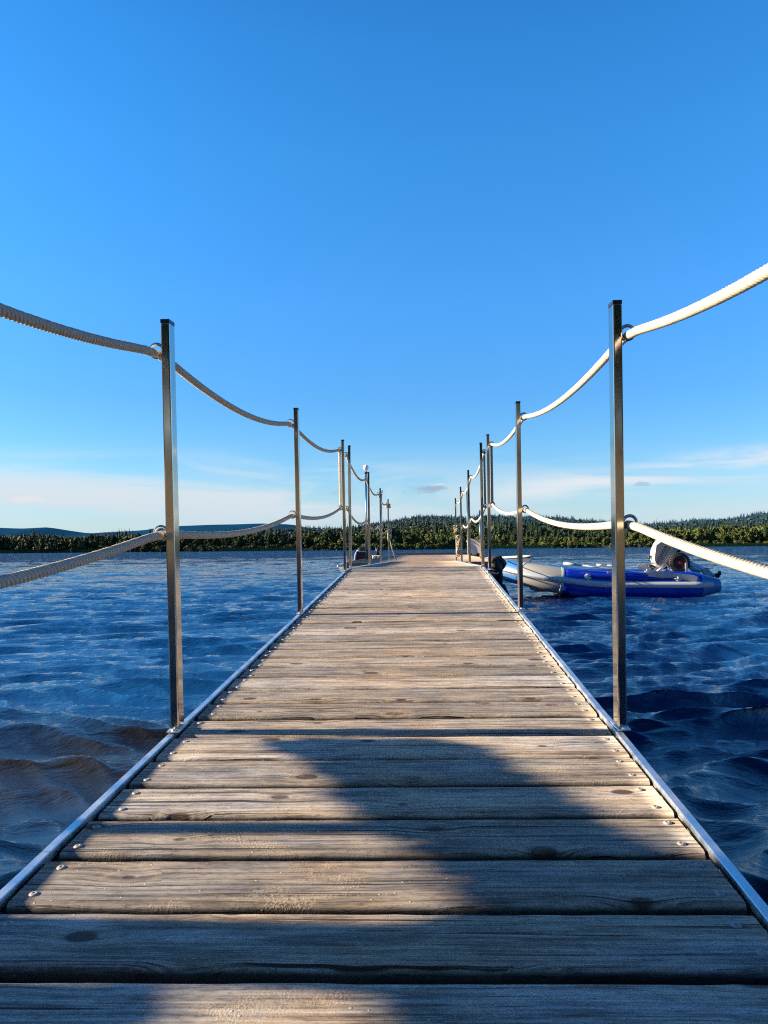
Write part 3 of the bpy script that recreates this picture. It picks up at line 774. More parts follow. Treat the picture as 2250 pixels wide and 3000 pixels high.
for k, (al, ar) in enumerate(A1):
    for side, a, b in ((-1, al, PB[0]), (1, ar, PB[1] + (.018 if k == 2 else 0))):
        sd = 'left' if side < 0 else 'right'
        post(M1, b, a, side, ['tallest looking square steel post nearest the camera on the %s edge' % sd,
             'second steel post along the %s edge of the sloping gangway' % sd,
             'steel post with a vertical rope at the top end of the sloping gangway, %s side' % sd][k], GP, .0065, 1.0 if side < 0 else 1.013)
post(M1, PB[0], -.10, -1, 'steel post beside the camera on the left edge', GP, .0065)
post(M1, PB[1], -.10, 1, 'steel post beside the camera on the right edge', GP, .0065)
A2 = [.14, 2.45, 4.75, 7.05]
lab2 = ['steel post at the near end of the level gangway, %s side', 'second steel post of the level gangway, %s side', 'third steel post of the level gangway, %s side', 'steel post at the far platform end of the gangway, %s side']
for k, a in enumerate(A2):
    for side in (-1, 1):
        post(M2, side*.617, a, side, lab2[k] % ('left' if side < 0 else 'right'), 'steel railing posts along the level gangway', .006)

# ------------------------------------------------------------------ ropes (three laid strands)
def rope_mesh(path, r_strand=.0058, off=.0064, pitch=.043, step=.0040, seg=7, name='rope', mat=None):
    P = [Vector(p) for p in path]
    # arc-length resample
    D = [0]
    for i in range(1, len(P)): D.append(D[-1]+(P[i]-P[i-1]).length)
    n_ = max(3, int(D[-1]/step)); Q = []; j = 0
    for k in range(n_+1):
        s = D[-1]*k/n_
        while j < len(D)-2 and D[j+1] < s: j += 1
        t = (s-D[j])/max(1e-9, D[j+1]-D[j]); Q.append(P[j].lerp(P[j+1], t))
    mb = MB(); up = None; Fr = []
    for i in range(len(Q)):
        t = (Q[min(i+1, len(Q)-1)]-Q[max(i-1, 0)]).normalized()
        if up is None: up = Vector((1,0,0)) if abs(t.x) < .8 else Vector((0,0,1))
        a = (up-t*up.dot(t)).normalized(); up = a; Fr.append((a, t.cross(a)))
    for st in range(3):
        pts = []
        for i, q in enumerate(Q):
            w_ = 2*PI*(i*D[-1]/n_)/pitch + st*2*PI/3; a, b = Fr[i]
            pts.append(q + (a*math.cos(w_)+b*math.sin(w_))*off)
        mb.tube(pts, r_strand, seg)
    return mb.mesh(name, mat or M['rope'], True)
def span(p, q, sag, n_=24):
    out = []
    for i in range(n_+1):
        t = i/n_; c = Vector(p).lerp(Vector(q), t); c.z -= 4*sag*t*(1-t); out.append(c)
    return out
def smooth_path(P, it=2):
    for _ in range(it): P = [P[0]] + [(P[i-1]+P[i]*2+P[i+1])/4 for i in range(1, len(P)-1)] + [P[-1]]
    return P
def railing_rope(Mroot, b, As, h0, h1, sags, label, group, vert_end=None, step=.004, start=None, hfirst=None):
    path = []
    bq = (lambda k: b[k]) if isinstance(b, list) else (lambda k: b)
    def run(h, rev):
        seq = list(zip(As[:-1], As[1:], sags[0 if h is h0 else 1]))
        pp = []
        for i, (a, c, sg) in enumerate(seq):
            hs_ = (hfirst[0 if h is h0 else 1] if hfirst and i == 0 else h)
            s_ = span((bq(i), a, hs_), (bq(i+1), c, h), sg); pp += s_ if not pp else s_[1:]
        pp = smooth_path(pp, 2)
        return pp[::-1] if rev else pp
    up = run(h0, False); lo = run(h1, True)
    e = As[-1]; be = bq(len(As)-1)
    if vert_end:
        path = up + [Vector((be, e+.02, h0-.012)), Vector((be, e+.026, h0-.04)), Vector((be, e+.026, h1+.05)), Vector((be, e+.022, h1+.015))] + lo
    else: path = up
    o = link('railing_rope', rope_mesh(path, step=step)); o.matrix_world = Mroot
    return tag(o, label, 'rope', group)
RO = .0125+.020
GR = 'cream ropes strung through the railing posts'
tz = .0065
railing_rope(M1, PB[0]-RO, [-.10, 2.115, 4.25, 6.66], RH[0]+tz, RH[1]+tz, ([.085, .066, .070], [.05, .045, .05]), 'thick shaded twisted rope of the left railing nearest the camera', GR, True)
railing_rope(M1, [PB[1]+RO]*3+[PB[1]+RO+.018], [-.10, 2.125, 4.33, 6.62], RH[0]*1.013+tz, RH[1]*1.013+tz, ([.088, .058, .062], [.055, .045, .05]), 'thick sunlit cream twisted rope of the right railing nearest the camera', GR, True)
railing_rope(M2, -.617-RO, [.14, 2.45, 4.75, 7.0], RH[0]+.006, RH[1]+.006, ([.10, .09, .08], [.09, .08, .06]), 'upper left rope of the level gangway railing', GR, None, .010)
railing_rope(M2, -.617-RO, [.14, 2.45, 4.75, 7.0], RH[1]+.006, RH[1]+.006, ([.09, .08, .06], [0,0,0]), 'lower left rope of the level gangway railing', GR, None, .010)
railing_rope(M2, .617+RO, [.14, 2.45, 4.75, 7.0], RH[0]+.006, RH[1]+.006, ([.09, .08, .07], [0,0,0]), 'upper right rope of the level gangway railing', GR, None, .010)
railing_rope(M2, .617+RO, [.14, 2.45, 4.75], RH[1]+.006, RH[1]+.006, ([.09, .07], [0,0]), 'lower right rope of the level gangway railing', GR, None, .010)
o = link('gate_rope', rope_mesh(span((.617+RO, .165, RH[0]-.03), (.617+RO, .165, RH[1]+.03), 0), step=.008)); o.matrix_world = M2
tag(o, 'short vertical rope hanging between the two rings of the near right level gangway post', 'rope', GR)

def tangle(Mroot, c, size, n_, rr_, seed, label, mat='rope_plain', drop=0.0):
    r = random.Random(seed); mb = MB()
    for k in range(n_):
        pts = []; ph = [r.uniform(0, 6.28) for _ in range(6)]; fq = [r.uniform(.8, 2.2) for _ in range(3)]
        for i in range(26):
            t = i/25*PI*2
            pts.append((c[0]+size[0]*math.sin(fq[0]*t+ph[0])*r.uniform(.85, 1), c[1]+size[1]*math.sin(fq[1]*t+ph[1]), c[2]+size[2]*math.sin(fq[2]*t+ph[2])-drop*(i/25)*(k % 2)))
        mb.tube(smooth_path([Vector(p) for p in pts], 1), rr_, 5)
    o = mb.build('rope_bundle', M[mat], None, True); o.matrix_world = Mroot
    return tag(o, label, 'rope bundle')
tangle(M2, (-.62, 7.08, 1.03), (.045, .04, .035), 4, .009, 1, 'small frayed rope knot at the top of the last left post')
tangle(M2, (-.60, 7.08, .52), (.035, .035, .09), 5, .009, 2, 'frayed rope bundle knotted halfway up the last left post', drop=.06)
tangle(M2, (.66, 6.95, .30), (.05, .045, .17), 7, .009, 3, 'long pale rope bundle hanging down the last right posts', drop=.10)
tangle(M2, (.61, 7.0, .60), (.03, .04, .05), 3, .009, 5, 'small pale rope knot above the long bundle on the right', drop=.05)
o = MB().tube([(-.60, 7.06, .44), (-.56, 7.25, .22), (-.50, 7.5, .03)], .009, 6).build('mooring_line', M['rope_plain'], None, True); o.matrix_world = M2
tag(o, 'thin pale mooring line slanting down from the last left post', 'rope')

# ------------------------------------------------------------------ pixel helper: where on the lake a thing seen in the photo stands
def at(px, py, dist):
    d = F + R*((px-1125)/2250) - U*((py-1500)/2250)
    return C0 + d*(dist/d.y)

# lamp posts
def lamp(px, py, dist, top, label, rg):
    p = at(px, py, dist); t = empty('lamp_post', Matrix.Translation(p), label, 'lamp', 'globe lamps on the platform')
    MB().tube([(0,0,0), (0,0,top-.07)], .019, 10).build('pole', M['steel'], t, True)
    MB().lathe([(.02, top-.08), (.035, top-.075), (.035, top-.05), (.022, top-.04)], 12).build('collar', M['black'], t, True)
    MB().lathe([(.018, top-.045)] + [(rg*math.sin(a), top+rg*.75-rg*math.cos(a)) for a in [.35+k*(PI-.35)/11 for k in range(12)]][:-1] + [(.002, top+rg*1.75)], 18).build('globe', M['globe'], t, True)
lamp(1074, 1641, 15.6, 1.84, 'white globe lamp on a slim pole at the near left corner of the platform', .058)
lamp(1119, 1629, 24.5, 2.02, 'smaller looking globe lamp farther back on the left of the platform', .055)
p = at(1408, 1636, 17.2); t = empty('steel_pole', Matrix.Translation(p), 'bare steel pole on the right side of the platform close behind the gangway posts', 'pole')
MB().tube([(0,0,0), (0,0,1.05)], .019, 10).build('tube', M['steel'], t, True); MB().lathe([(.022, 1.04), (.022, 1.07), (.01, 1.08)], 10).build('cap', M['cap'], t)
p = at(1371, 1626, 25.0); t = empty('steel_pole', Matrix.Translation(p), 'bare steel pole farther back on the right of the platform', 'pole')
MB().tube([(0,0,0), (0,0,2.02)], .024, 10).build('tube', M['steel'], t, True); MB().lathe([(.028, 2.01), (.028, 2.04), (.012, 2.06)], 10).build('cap', M['cap'], t)

# ------------------------------------------------------------------ inflatable boat
bow = at(1460, 1660, 12.0); stern = at(2108, 1738, 11.75)
hd = Vector((bow.x-stern.x, bow.y-stern.y, 0)); BLn = hd.length; hd.normalize()
sd = Vector((0,0,1)).cross(hd)          # local +Y = port; camera side is local +Y when the bow points left
MBt = Matrix(((hd.x, sd.x, 0, stern.x), (hd.y, sd.y, 0, stern.y), (0, 0, 1, 0), (0,0,0,1)))
boat = empty('inflatable_boat', MBt, 'royal blue inflatable boat with cream bow and outboard motor beside the gangway', 'boat')
# near side is the one facing the camera
near = 1 if (MBt @ Vector((0,1,0))).y < (MBt @ Vector((0,0,0))).y else -1
Ys = -near*.60                           # far tube offset from the near tube line (near tube lies on the local x axis)
TR = .215
def tube_c(s):
    """s: 0 near stern tip .. 1 bow .. 2 far stern tip -> centre, radius"""
    t = s if s <= 1 else 2-s; sg = 1 if s <= 1 else -1
    Lx = BLn
    # along x to the shoulder, then round the bow
    sh = .66
    if t < sh:
        x = Lx*(t/sh)*.72; yy = .60
    else:
        w_ = (t-sh)/(1-sh)*PI/2; x = Lx*.72 + (Lx*.28-TR*.75)*math.sin(w_)**1.0; yy = .60*math.cos(w_)**.85 if w_ < PI/2-1e-6 else 0
    zc = .165 + .035*(x/Lx) + .25*max(0, (x/Lx-.50)/.50)**1.6
    rr_ = TR*(.42 + .58*min(1, (t/.105)))**.9 if t < .105 else TR*(1-.20*max(0, (x/Lx-.6)/.4))
    return Vector((x, near*(-.60 + sg*yy), zc)), rr_
def sweep(s0, s1, n_=22, seg=22):
    mb = MB(); P = []; Rr_ = []
    for i in range(n_+1):
        c, r_ = tube_c(s0+(s1-s0)*i/n_); P.append(c); Rr_.append(r_)
    mb.tube(P, Rr_, seg); return mb
for (s0, s1, nm, mt, lb) in ((0, .085, 'stern_cone', 'blue_shade', 'steel blue stern cone'), (.085, .655, 'side_tube', 'blue', 'royal blue tube'), (.655, .82, 'bow_panel', 'pale', 'cream bow panel'), (.82, 1.18, 'bow_tip', 'blue_shade', None),
                         (1.18, 1.345, 'bow_panel', 'pale', None), (1.345, 1.915, 'side_tube', 'blue', None), (1.915, 2.0, 'stern_cone', 'blue_shade', None)):
    o = sweep(s0, s1).build(nm, M[mt], boat, True)
# rubbing strake: flat band proud of the tube's outer side
for (s0, s1) in ((.035, .99), (1.01, 1.965)):
    mb = MB(); nn_ = 70; V = []; prof = [(-.046, -.008), (-.044, .010), (-.026, .012), (-.022, .020), (.0, .024), (.022, .020), (.026, .012), (.044, .010), (.046, -.008)]
    for i in range(nn_+1):
        s = s0+(s1-s0)*i/nn_; c, r_ = tube_c(s); c2, _ = tube_c(min(2, s+.004)); c1, _ = tube_c(max(0, s-.004))
        t = (c2-c1).normalized(); out = Vector((t.y, -t.x, 0)).normalized()
        ctr = Vector((BLn*.4, -near*.60, c.z))
        if out.dot(c-ctr) < 0: out = -out
        for (dz, do) in prof:
            an = (dz+.020)/r_; V.append(c + out*(math.cos(an)*r_+do) + Vector((0,0,math.sin(an)*r_)))
    k = len(prof); Fs = []
    for i in range(nn_):
        for j in range(k-1): Fs.append((i*k+j, i*k+j+1, (i+1)*k+j+1, (i+1)*k+j))
    mb.add(V, Fs); mb.build('rubbing_strake', M['strake'], boat, True)
yc = -near*.60
mb = MB(); mb.box((BLn*.45, yc, .10), (BLn*.75, .80, .05)); mb.build('floor', M['pale'], boat)
TX = BLn*.125
MB().box((TX, yc, .30), (.035, .80, .42)).build('transom', M['alloy'], boat, bevel=.01)
# seam bands on the near tube, grab line, patches, rowlock
def on_tube(x, an, extra=0.0, side=1):
    s = x/BLn/.72*.66; c, r_ = tube_c(s); return c + Vector((0, side*near*math.cos(an), math.sin(an)))*(r_+extra) if side == 1 else c
for x in (BLn*.60, BLn*.20):
    p = on_tube(x, .55, .0); nn2 = Vector((0, near*math.cos(.55), math.sin(.55)))
    q = nn2.to_track_quat('Z', 'Y').to_matrix().to_4x4(); q.translation = p
    o = MB().lathe([(.052, .0), (.052, .006), (.024, .010), (.020, .026), (.008, .030)], 20, q).build('grab_patch', M['white'], boat, True)
pts = []
for i in range(31):
    t = i/30; x = BLn*(.60-.40*t); pts.append(on_tube(x, .55-.10*math.sin(PI*t*1.0)*1.2, .022))
MB().tube(pts, .007, 6).build('grab_line', M['letter'], boat, True)
for x in (BLn*.33, BLn*.50):
    mb = MB().box(tuple(on_tube(x, 1.15, .01)), (.05, .05, .035)); mb.tube([on_tube(x, 1.15, .0), on_tube(x, 1.15, .055)], .010, 8); mb.build('rowlock', M['white'], boat)
for s_m in (.655, .82, .085):
    mb = MB(); P_ = []; R_s = []
    for i in range(5):
        c, r_ = tube_c(s_m-.006+.012*i/4); P_.append(c); R_s.append(r_+.0035)
    mb.tube(P_, R_s, 22); mb.build('seam_tape', M['strake' if s_m > .1 else 'blue'], boat, True)
pv = on_tube(BLn*.44, .95, .0); MB().lathe([(.030, 0), (.030, .010), (.012, .014)], 16, Matrix.Translation(pv) @ Vector((0, near*math.cos(.95), math.sin(.95))).to_track_quat('Z', 'Y').to_matrix().to_4x4()).build('valve', M['cap'], boat, True)
for x in (BLn*.36,): MB().box((x, yc, .31), (.20, .86, .03)).build('bench', M['alloy'], boat, bevel=.006)

# motor, tilted up. Local frame given by pixels on the plane of the boat's centreline
def bp(px, py, dy=0.0):
    """point (boat-local) seen at a photo pixel, on the vertical plane local y = yc+dy"""
    d = F + R*((px-1125)/2250) - U*((py-1500)/2250); inv = MBt.inverted(); o = inv @ C0; dl = inv.to_3x3() @ d
    t = (yc+dy-o.y)/dl.y; q = o + dl*t; return q
def poly(pxs, dy=0.0): return [bp(a, b, dy) for a, b in pxs]
cw = [(1918,1593),(1910,1612),(1908.5,1636),(1914,1657),(1928,1664.5),(1938,1661),(1954,1640),(1972,1612),(1983,1590),(1978,1577),(1958,1573),(1930,1577)]
def slab(name, pxs, dy, depth, mat, inset, parent, smooth=False, bevel=0):
    q = poly(pxs, dy); c = q[0].y
    return MB().prism([(a.x, a.z) for a in q], depth, Matrix.Translation((0, c, 0)), inset).build(name, M[mat], parent, smooth, bevel)
slab('cowl', cw, 0, .30, 'cowl_white', .055, boat, False, .012)
fc = near*.152
slab('cowl_panel', [(1922,1598),(1918.5,1622),(1917.5,1640),(1923,1654),(1932,1658),(1950,1632),(1968,1606),(1973,1592),(1960,1585),(1938,1586)], fc, .012, 'cowl', .003, boat)
slab('cowl_band', [(1934,1657),(1937,1656),(1957,1628),(1975,1604),(1979,1592),(1975,1590),(1968,1606),(1951,1631)], fc+near*.004, .012, 'cowl_grey', .001, boat)
# lettering
def letters(body, c_px, c_px2, hgt, parent, mat, dy):
    cu = bpy.data.curves.new('lettering', 'FONT'); cu.body = body; cu.size = 1.0; cu.extrude = .01; cu.offset = .018; cu.space_character = 1.12
    to = bpy.data.objects.new('tmp', cu); COL.objects.link(to); bpy.context.view_layer.update()
    me = bpy.data.meshes.new_from_object(to.evaluated_get(bpy.context.evaluated_depsgraph_get())); bpy.data.objects.remove(to)
    xs = [q.co.x for q in me.vertices]; ysv = [q.co.y for q in me.vertices]; w_ = max(xs)-min(xs); h_ = max(ysv)-min(ysv)
    a = bp(*c_px, dy); b = bp(*c_px2, dy); ex = (b-a); Ln = ex.length; ex.normalize(); ez = Vector((0, near, 0)); ey = ez.cross(ex)
    # must read correctly from the camera side
    for q in me.vertices:
        X_ = (q.co.x-min(xs))/w_*Ln; Y_ = (q.co.y-min(ysv))/h_*hgt; q.co = a + ex*X_ + ey*Y_ + ez*q.co.z*.15
    me.materials.clear(); me.materials.append(M[mat]); me.name = 'lettering'
    return link('lettering', me, parent)
letters('HONDA', (1930.5, 1650.5), (1955.5, 1601), .050, boat, 'letter', fc+near*.009)
slab('cowl_base', [(1926,1664),(1940,1664),(1952,1648),(1986,1604),(1990,1612),(1960,1655),(1948,1668)], 0, .22, 'black', .02, boat)
mb = MB(); mb.tube(poly([(1901,1637),(1905,1628)]), .022, 8); mb.tube(poly([(1899,1660),(1912,1657),(1920,1662)]), .016, 8); mb.tube(poly([(1905,1664),(1914,1668)]), .02, 8)
mb.build('starter_grip', M['black'], boat, True)
mb = MB(); mb.tube(poly([(1975,1630),(2010,1652),(2046,1664),(2074,1672)]), [.060, .062, .055, .040], 12)
mb.tube(poly([(2058,1668),(2070,1684),(2086,1690)]), [.045, .035, .03], 10); mb.tube(poly([(2020,1650),(2030,1664),(2052,1672)]), [.05, .06, .05], 10)
mb.tube(poly([(2072,1676),(2094,1688)]), [.042, .030], 12)
mb.build('motor_leg', M['leg'], boat, True)
mb = MB().box(tuple(bp(2076, 1664)), (.10, .16, .014)); mb.build('cavitation_plate', M['alloy'], boat)
pc = bp(2101, 1687); mb = MB(); mb.tube([bp(2094,1684), bp(2107,1690)], [.032, .022], 10)
ax = (bp(2107,1690)-bp(2094,1684)).normalized()
a_ = Vector((0,1,0)); b_ = ax.cross(a_).normalized()
for k in range(3):
    w0 = .25+k*2*PI/3; e = b_*math.cos(w0)+a_*math.sin(w0); g = ax.cross(e)
    for sgn in (1,):
        V = []
        for (rr_, wd, tw) in ((.02, .014, .8), (.05, .034, .65), (.082, .040, .5), (.108, .020, .4)):
            dirw = g*math.cos(tw)+ax*math.sin(tw); V += [pc+e*rr_+dirw*wd+ax*.002, pc+e*rr_-dirw*wd+ax*.002, pc+e*rr_-dirw*wd-ax*.003, pc+e*rr_+dirw*wd-ax*.003]
        Fs = []
        for i in range(3):
            for j in range(4): Fs.append((i*4+j, i*4+(j+1) % 4, (i+1)*4+(j+1) % 4, (i+1)*4+j))
        Fs += [(3,2,1,0), (12,13,14,15)]; mb.add(V, Fs)
mb.build('propeller', M['black'], boat)
mb = MB(); mb.tube(poly([(1925,1674),(1953,1653)], near*.2), .020, 8); mb.tube(poly([(1953,1653),(1962,1668),(1965,1676)], near*.2), .016, 8); mb.build('wheel_bracket', M['alloy'], boat, True)
# launching wheel
wc = bp(1990, 1648.6, near*.33); wm = Matrix.Translation(wc) @ Matrix.Rotation(-near*PI/2, 4, 'X')
wheel = MB().lathe([(.055, -.02), (.060, .028), (.03, .032), (.018, .048), (.006, .05)], 20, wm).build('launch_wheel', M['red'], boat, True)
prof = [(.085, -.045), (.112, -.052), (.140, -.046), (.153, -.028), (.157, 0), (.153, .028), (.140, .046), (.112, .052), (.085, .045), (.078, .02), (.078, -.02), (.085, -.045)]
tm = MB().lathe(prof[:-1], 36, wm)
for k in range(28):
    w0 = 2*PI*k/28
    for s_ in (-1, 1):
        Mx = wm @ Matrix.Rotation(w0+(.11 if s_ > 0 else 0), 4, 'Z') @ Matrix.Translation((.153, 0, s_*.030)); c = Mx.to_translation()
        tm.box(tuple(c), (.014, .020, .030), Mx.to_3x3())
tm.build('tyre', M['rubber'], wheel)
MB().lathe([(.080, .024), (.082, .032), (.066, .036), (.060, .028), (.060, -.02), (.08, -.02)], 28, wm).build('rim', M['red'], wheel, True)
# oars lie on the tubes: things of their own
def oar(p0, p1, blade0, label, flip=1):
    inv = MBt
    mb_root = empty('oar', MBt, label, 'oar', 'oars of the inflatable boat')
    d = (p1-p0)
    MB().tube([p0, p0+d*.13], .021, 10).build('grip', M['white'], mb_root, True)
    MB().tube([p0+d*.13, p0+d*blade0], .0145, 10).build('shaft', M['alloy'], mb_root, True)
    t = d.normalized(); upv = Vector((0, 0, 1)); s_ = (upv - t*upv.dot(t)).normalized(); nn3 = t.cross(s_)
    V = []; L0 = p0+d*blade0; Lb = d.length*(1-blade0)
    for (f_, hw) in ((-.02, .018), (.03, .042), (.2, .050), (.93, .054), (.98, .046), (1.0, .028)):
        c = L0 + t*Lb*f_
        V += [c+s_*hw+nn3*.007, c-s_*hw+nn3*.007, c-s_*hw-nn3*.007, c+s_*hw-nn3*.007]
    Fs = [(3,2,1,0), (20,21,22,23)]
    for i in range(5):
        for j in range(4): Fs.append((i*4+j, i*4+(j+1) % 4, (i+1)*4+(j+1) % 4, (i+1)*4+j))
    MB().add(V, Fs).build('blade', M['alloy'], mb_root, bevel=.003)
oar(bp(1651, 1650, near*.68), bp(2043, 1697, near*.80), .64, 'silver oar with a flat blade lying on the near tube of the inflatable')
oar(bp(1748, 1655, -near*.42), bp(1950, 1664, -near*.42), .60, 'silver oar lying along the far tube of the inflatable')
bt = MBt @ tube_c(.95)[0] + Vector((0,0,.16)); pr_ = M1 @ Vector((BRR-.02, 6.3, .02))
mid = (bt+pr_)/2; mid.z -= .10
o = MB().tube(smooth_path([bt, (bt+mid)/2-Vector((0,0,.03)), mid, (mid+pr_)/2-Vector((0,0,.03)), pr_], 1), .007, 6).build('mooring_line', M['rope_plain'], None, True); tag(o, 'thin sagging mooring line from the inflatable bow to the gangway edge', 'rope')
# mooring gear and fender between bow and gangway
fd = MB(); rj = random.Random(3)
c = at(1448, 1690, 8.9)
o = MB().torus((0,0,0), (.96, .25, .1), .085, .045, 26, 12).build('fender_tyre', M['rubber'], None, True)
o.location = at(1452, 1662, 8.6); tag(o, 'black tyre fender hanging off the right edge of the gangway near the bow', 'fender')
mb = MB(); base_ = at(1452, 1700, 8.7)
mb.tube([at(1440,1642,8.4), at(1462,1637,8.5), at(1472,1650,8.6), at(1466,1668,8.6)], [.03,.04,.05,.03], 8)
mb.tube([at(1448,1640,8.4), at(1454,1662,8.5), at(1460,1690,8.6), at(1463,1730,8.6)], [.03,.06,.055,.03], 12)
mb.tube([at(1468,1718,8.55), at(1481,1744,8.5), at(1476,1790,8.5)], [.05,.045,.03], 8)
o = mb.build('cloth_fender', M['rubber'], None, True); tag(o, 'dark cloth wrapped fender hanging into the water between boat and gangway', 'fender')

# ------------------------------------------------------------------ hard boats at the platform
def hull(root, L_, B_, H_, name_mat='hull', z0=0.0):
    """bow at +X"""
    st = [0, .2, .4, .6, .75, .87, .95, 1.0]; V = []; V2_ = []
    for t in st:
        bw = B_/2*(1-max(0, (t-.35)/.65)**2.2)+.005; sh = H_*(1+.28*t*t); x = L_*t
        V += [(x, -bw, sh), (x-.10*L_*(t > .5)*(t-.5)*2, -bw*.86, sh*.45), (x-.20*L_*max(0, t-.5)*2, -bw*.55, .02), (x-.22*L_*max(0, t-.5)*2, 0, -.08), (x-.20*L_*max(0, t-.5)*2, bw*.55, .02), (x-.10*L_*(t > .5)*(t-.5)*2, bw*.86, sh*.45), (x, bw, sh)]
    k = 7; Fs = []
    for i in range(len(st)-1):
        for j in range(k-1): Fs.append((i*k+j, (i+1)*k+j, (i+1)*k+j+1, i*k+j+1))
    Fs.append(tuple(range(k)))
    MB().add(V, Fs).build('hull', M[name_mat], root, True)
    for s_ in (0, 6):
        MB().tube([Vector(V[i*k+s_])+Vector((0,0,.015)) for i in range(len(st))], .035, 8).build('gunwale', M['white'], root, True)
    MB().box((L_*.38, 0, H_*.4), (L_*.6, B_*.72, .03)).build('cockpit_floor', M['white'], root)
    MB().add([(L_*.62, -B_*.40, H_*1.08), (L_*.62, B_*.40, H_*1.08), (L_*.985, .01, H_*1.25), (L_*.985, -.01, H_*1.25)], [(0,1,2,3)]).build('foredeck', M['white'], root)
def boat_at(p_bow, p_stern, label, B_, H_, mat):
    d = Vector((p_bow.x-p_stern.x, p_bow.y-p_stern.y, 0)); L_ = d.length; d.normalize(); s = Vector((0,0,1)).cross(d)
    t = empty('motor_boat', Matrix(((d.x, s.x, 0, p_stern.x), (d.y, s.y, 0, p_stern.y), (0,0,1,0), (0,0,0,1))), label, 'boat')
    hull(t, L_, B_, H_, mat); return t, L_
wb, Lw = boat_at(at(1560, 1650, 21.5), at(1402, 1650, 24.8), 'low white and grey motor boat moored behind the inflatable', 1.4, .40, 'hull')
# dark marks on the side facing the camera
for k in range(7):
    MB().box((Lw*(.50+.055*k), -.70+.028*k*k*.3, .37), (.10, .02, .075), Matrix.Rotation(.25, 3, 'Y')).build('hull_mark', M['logo'], wb)
def outboard(root, x, z0, s_, mat='black'):
    MB().prism([(-.17*s_, 0), (.15*s_, 0), (.20*s_, .16*s_), (.12*s_, .30*s_), (-.12*s_, .32*s_), (-.22*s_, .14*s_)], .26*s_, Matrix.Translation((x, 0, z0)), .05*s_).build('motor_cowl', M[mat], root, bevel=.02)
    mb = MB(); mb.box((x, 0, z0-.25*s_), (.11*s_, .07*s_, .55*s_)); mb.box((x-.05*s_, 0, z0-.55*s_), (.30*s_, .05*s_, .12*s_)); mb.build('motor_leg', M['black'], root, bevel=.015)
outboard(wb, -.05, .50, 1.0)
p = at(1390, 1620, 22.5)
t = empty('windscreen', Matrix.Translation((p.x, p.y, at(1390, 1621, 22.5).z)) @ Matrix.Rotation(.1, 4, 'Z'), 'rounded milky windscreen standing up at the right edge of the platform', 'windscreen')
V = []; nn_ = 12
for i in range(nn_+1):
    a = i/nn_*PI/2
    for j in range(7):
        b = j/6; V.append((-.20+.46*math.sin(a)*(1), .25*b+.10*math.sin(a), .44*math.cos(a)**.8*(1-.25*b) + .005) if i < nn_ else (.26, .25*b+.10, .0))
Fs = [(i*7+j, (i+1)*7+j, (i+1)*7+j+1, i*7+j+1) for i in range(nn_) for j in range(6)]
MB().add(V, Fs).add([(-.20, 0, .44), (.05, .05, .36), (.18, .07, .22), (.26, .10, 0), (-.2, 0, 0)], [(0,1,2,3,4)]).build('pane', M['screen'], t, True)
MB().tube([(-.20, -.01, .0), (-.20, -.01, .44)], .012, 6).tube([(-.2+.46*math.sin(i/10*PI/2), .10*math.sin(i/10*PI/2)-.01, .44*math.cos(i/10*PI/2)**.8) for i in range(11)], .012, 6).build('frame', M['alloy'], t, True)

lb, Ll = boat_at(at(1075, 1650, 24.5), at(1066, 1650, 20.6), 'small dark boat with a big black outboard left of the platform', 1.2, .30, 'hull')
lb.location.x = at(1068, 1650, 19.9).x - .12; 
dq = bpy.data.objects.new  # noqa
cwp = at(1064, 1622, 19.6)
mt = empty('outboard_motor', Matrix.Translation(cwp), 'black outboard motor cowl with pale left rim beside the near left lamp post', 'outboard motor')
MB().prism([(-.21, -.18), (.20, -.18), (.235, -.10), (.17, .11), (.10, .165), (-.10, .17), (-.165, .10), (-.20, -.02)], .34, None, .06).build('cowl', M['black'], mt, bevel=.02)
MB().prism([(-.225, -.17), (-.19, -.17), (-.15, .08), (-.175, .06), (-.21, -.02)], .30, Matrix.Translation((0, -.03, 0)), .01).build('rim', M['white'], mt, bevel=.006)
MB().box((.0, -.17, .055), (.22, .02, .022)).build('badge', M['strake'], mt, bevel=.003)
MB().box((0, 0, -.42), (.14, .12, .50)).build('leg', M['black'], mt, bevel=.02)
# small tilted motor further along
mt = empty('outboard_motor', Matrix.Translation(at(1106, 1616, 21.5)), 'small tilted outboard with bare propeller left of the second gangway posts', 'outboard motor')
mb = MB(); mb.tube([(-.04, 0, .13), (.0, 0, .0), (.02, 0, -.14)], [.02, .05, .045], 8); mb.build('leg', M['black'], mt, True)
mb = MB()
for k in range(3):
    w0 = .6+k*2.09; mb.tube([(0,-.03,.12), (.05*math.cos(w0), -.03, .12+.05*math.sin(w0)), (.11*math.cos(w0), -.03, .12+.11*math.sin(w0))], [.012, .03, .008], 6, flat=.5)
mb.build('propeller', M['black'], mt, True)
tangle(Matrix.Translation(at(1102, 1634, 18.5)), (0, 0, .02), (.10, .12, .03), 5, .011, 9, 'coil of pale line lying on the left of the platform')

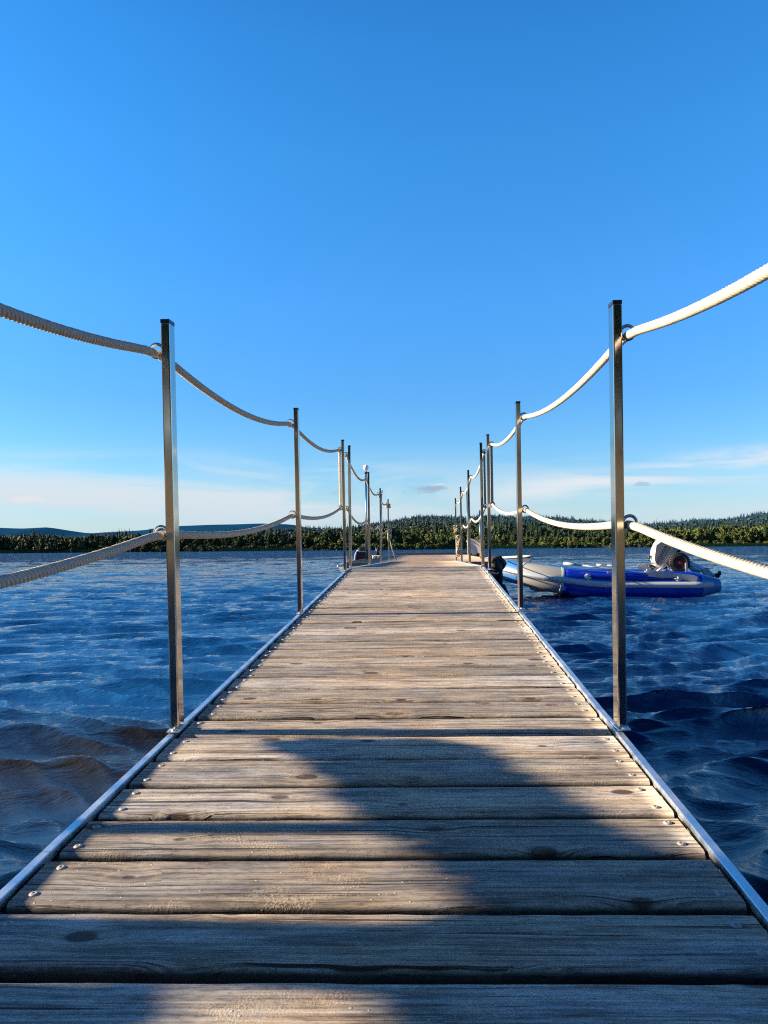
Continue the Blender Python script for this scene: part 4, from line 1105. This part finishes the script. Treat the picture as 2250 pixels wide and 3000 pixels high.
# ------------------------------------------------------------------ added unseen shadow caster, tree-like, shaped to darken the near planks
XC = 3.6
def caster(b, a, along=0.0):
    P = M1 @ Vector((b, a, 0)); return P + toward*((b+XC)/math.cos(SUN_EL) + along)
outl = [(-.434,2.01),(-.30,2.035),(-.05,2.03),(.10,2.0),(.20,1.80),(.29,1.60),(.36,1.44),(.47,1.36),(.75,1.30),(1.2,1.2),(1.2,.2),(.25,.2),(.10,.55),(-.02,.85),(-.02,1.02),(.0,1.17),(.09,1.22),(.03,1.34),(-.03,1.43),(-.10,1.50),(-.16,1.60),(-.22,1.75),(-.28,1.88),(-.36,1.96)]
def inside(p, poly):
    x, y = p; c = False
    for i in range(len(poly)):
        x1, y1 = poly[i]; x2_, y2_ = poly[i-1]
        if (y1 > y) != (y2_ > y) and x < (x2_-x1)*(y-y1)/(y2_-y1)+x1: c = not c
    return c
rt = random.Random(12); mb = MB()
for k in range(15000):
    q = (rt.uniform(-.85, 1.2), rt.uniform(.2, 2.05))
    if not inside(q, outl) and not (q[0] < -.41+.05*math.sin(q[1]*9) and q[1] < .99): continue
    c = caster(q[0], q[1], rt.uniform(-.22, .22)); nrm = (toward + Vector((rt.gauss(0,.4), rt.gauss(0,.4), rt.gauss(0,.4)))).normalized()
    a_ = nrm.orthogonal().normalized(); a_ = (Matrix.Rotation(rt.uniform(0,6.28), 3, nrm) @ a_); b_ = nrm.cross(a_); s_ = rt.uniform(.020, .034)
    mb.add([c-a_*s_, c+b_*s_*.8, c+a_*s_, c-b_*s_*.8], [(0,1,2,3)])
tr = empty('leafy_tree', Matrix.Translation(caster(-.7, 1.3) * 1.0), 'added unseen tree shaped shadow caster left of the gangway start', 'tree')
inv = tr.matrix_world.inverted(); mb.v = [tuple(inv @ Vector(p)) for p in mb.v]
mb.build('crown', M['leaf'], tr)
for (b0, a0, b1, a1, r0, r1) in ((.02, 1.50, -.72, 1.485, .030, .030), (.05, 1.065, -.72, 1.10, .070, .105)):
    p1 = inv @ caster(b0, a0); p0 = inv @ caster(b1, a1); d = (p0-p1).normalized()
    foot = p0 + Vector((0, 0, -1.6)); 
    MB().tube([p1, p0, foot], [r1*.9, r0, r0*1.2], 10).build('caster_stem', M['bark'], tr, True)
p1 = inv @ caster(-.45, .80); MB().tube([p1, p1+Vector((0,-.25,-.9)), p1+Vector((0,-.2,-2.6))], [.05,.06,.07], 8).build('caster_stem', M['bark'], tr, True)
print('objects', len(bpy.data.objects))
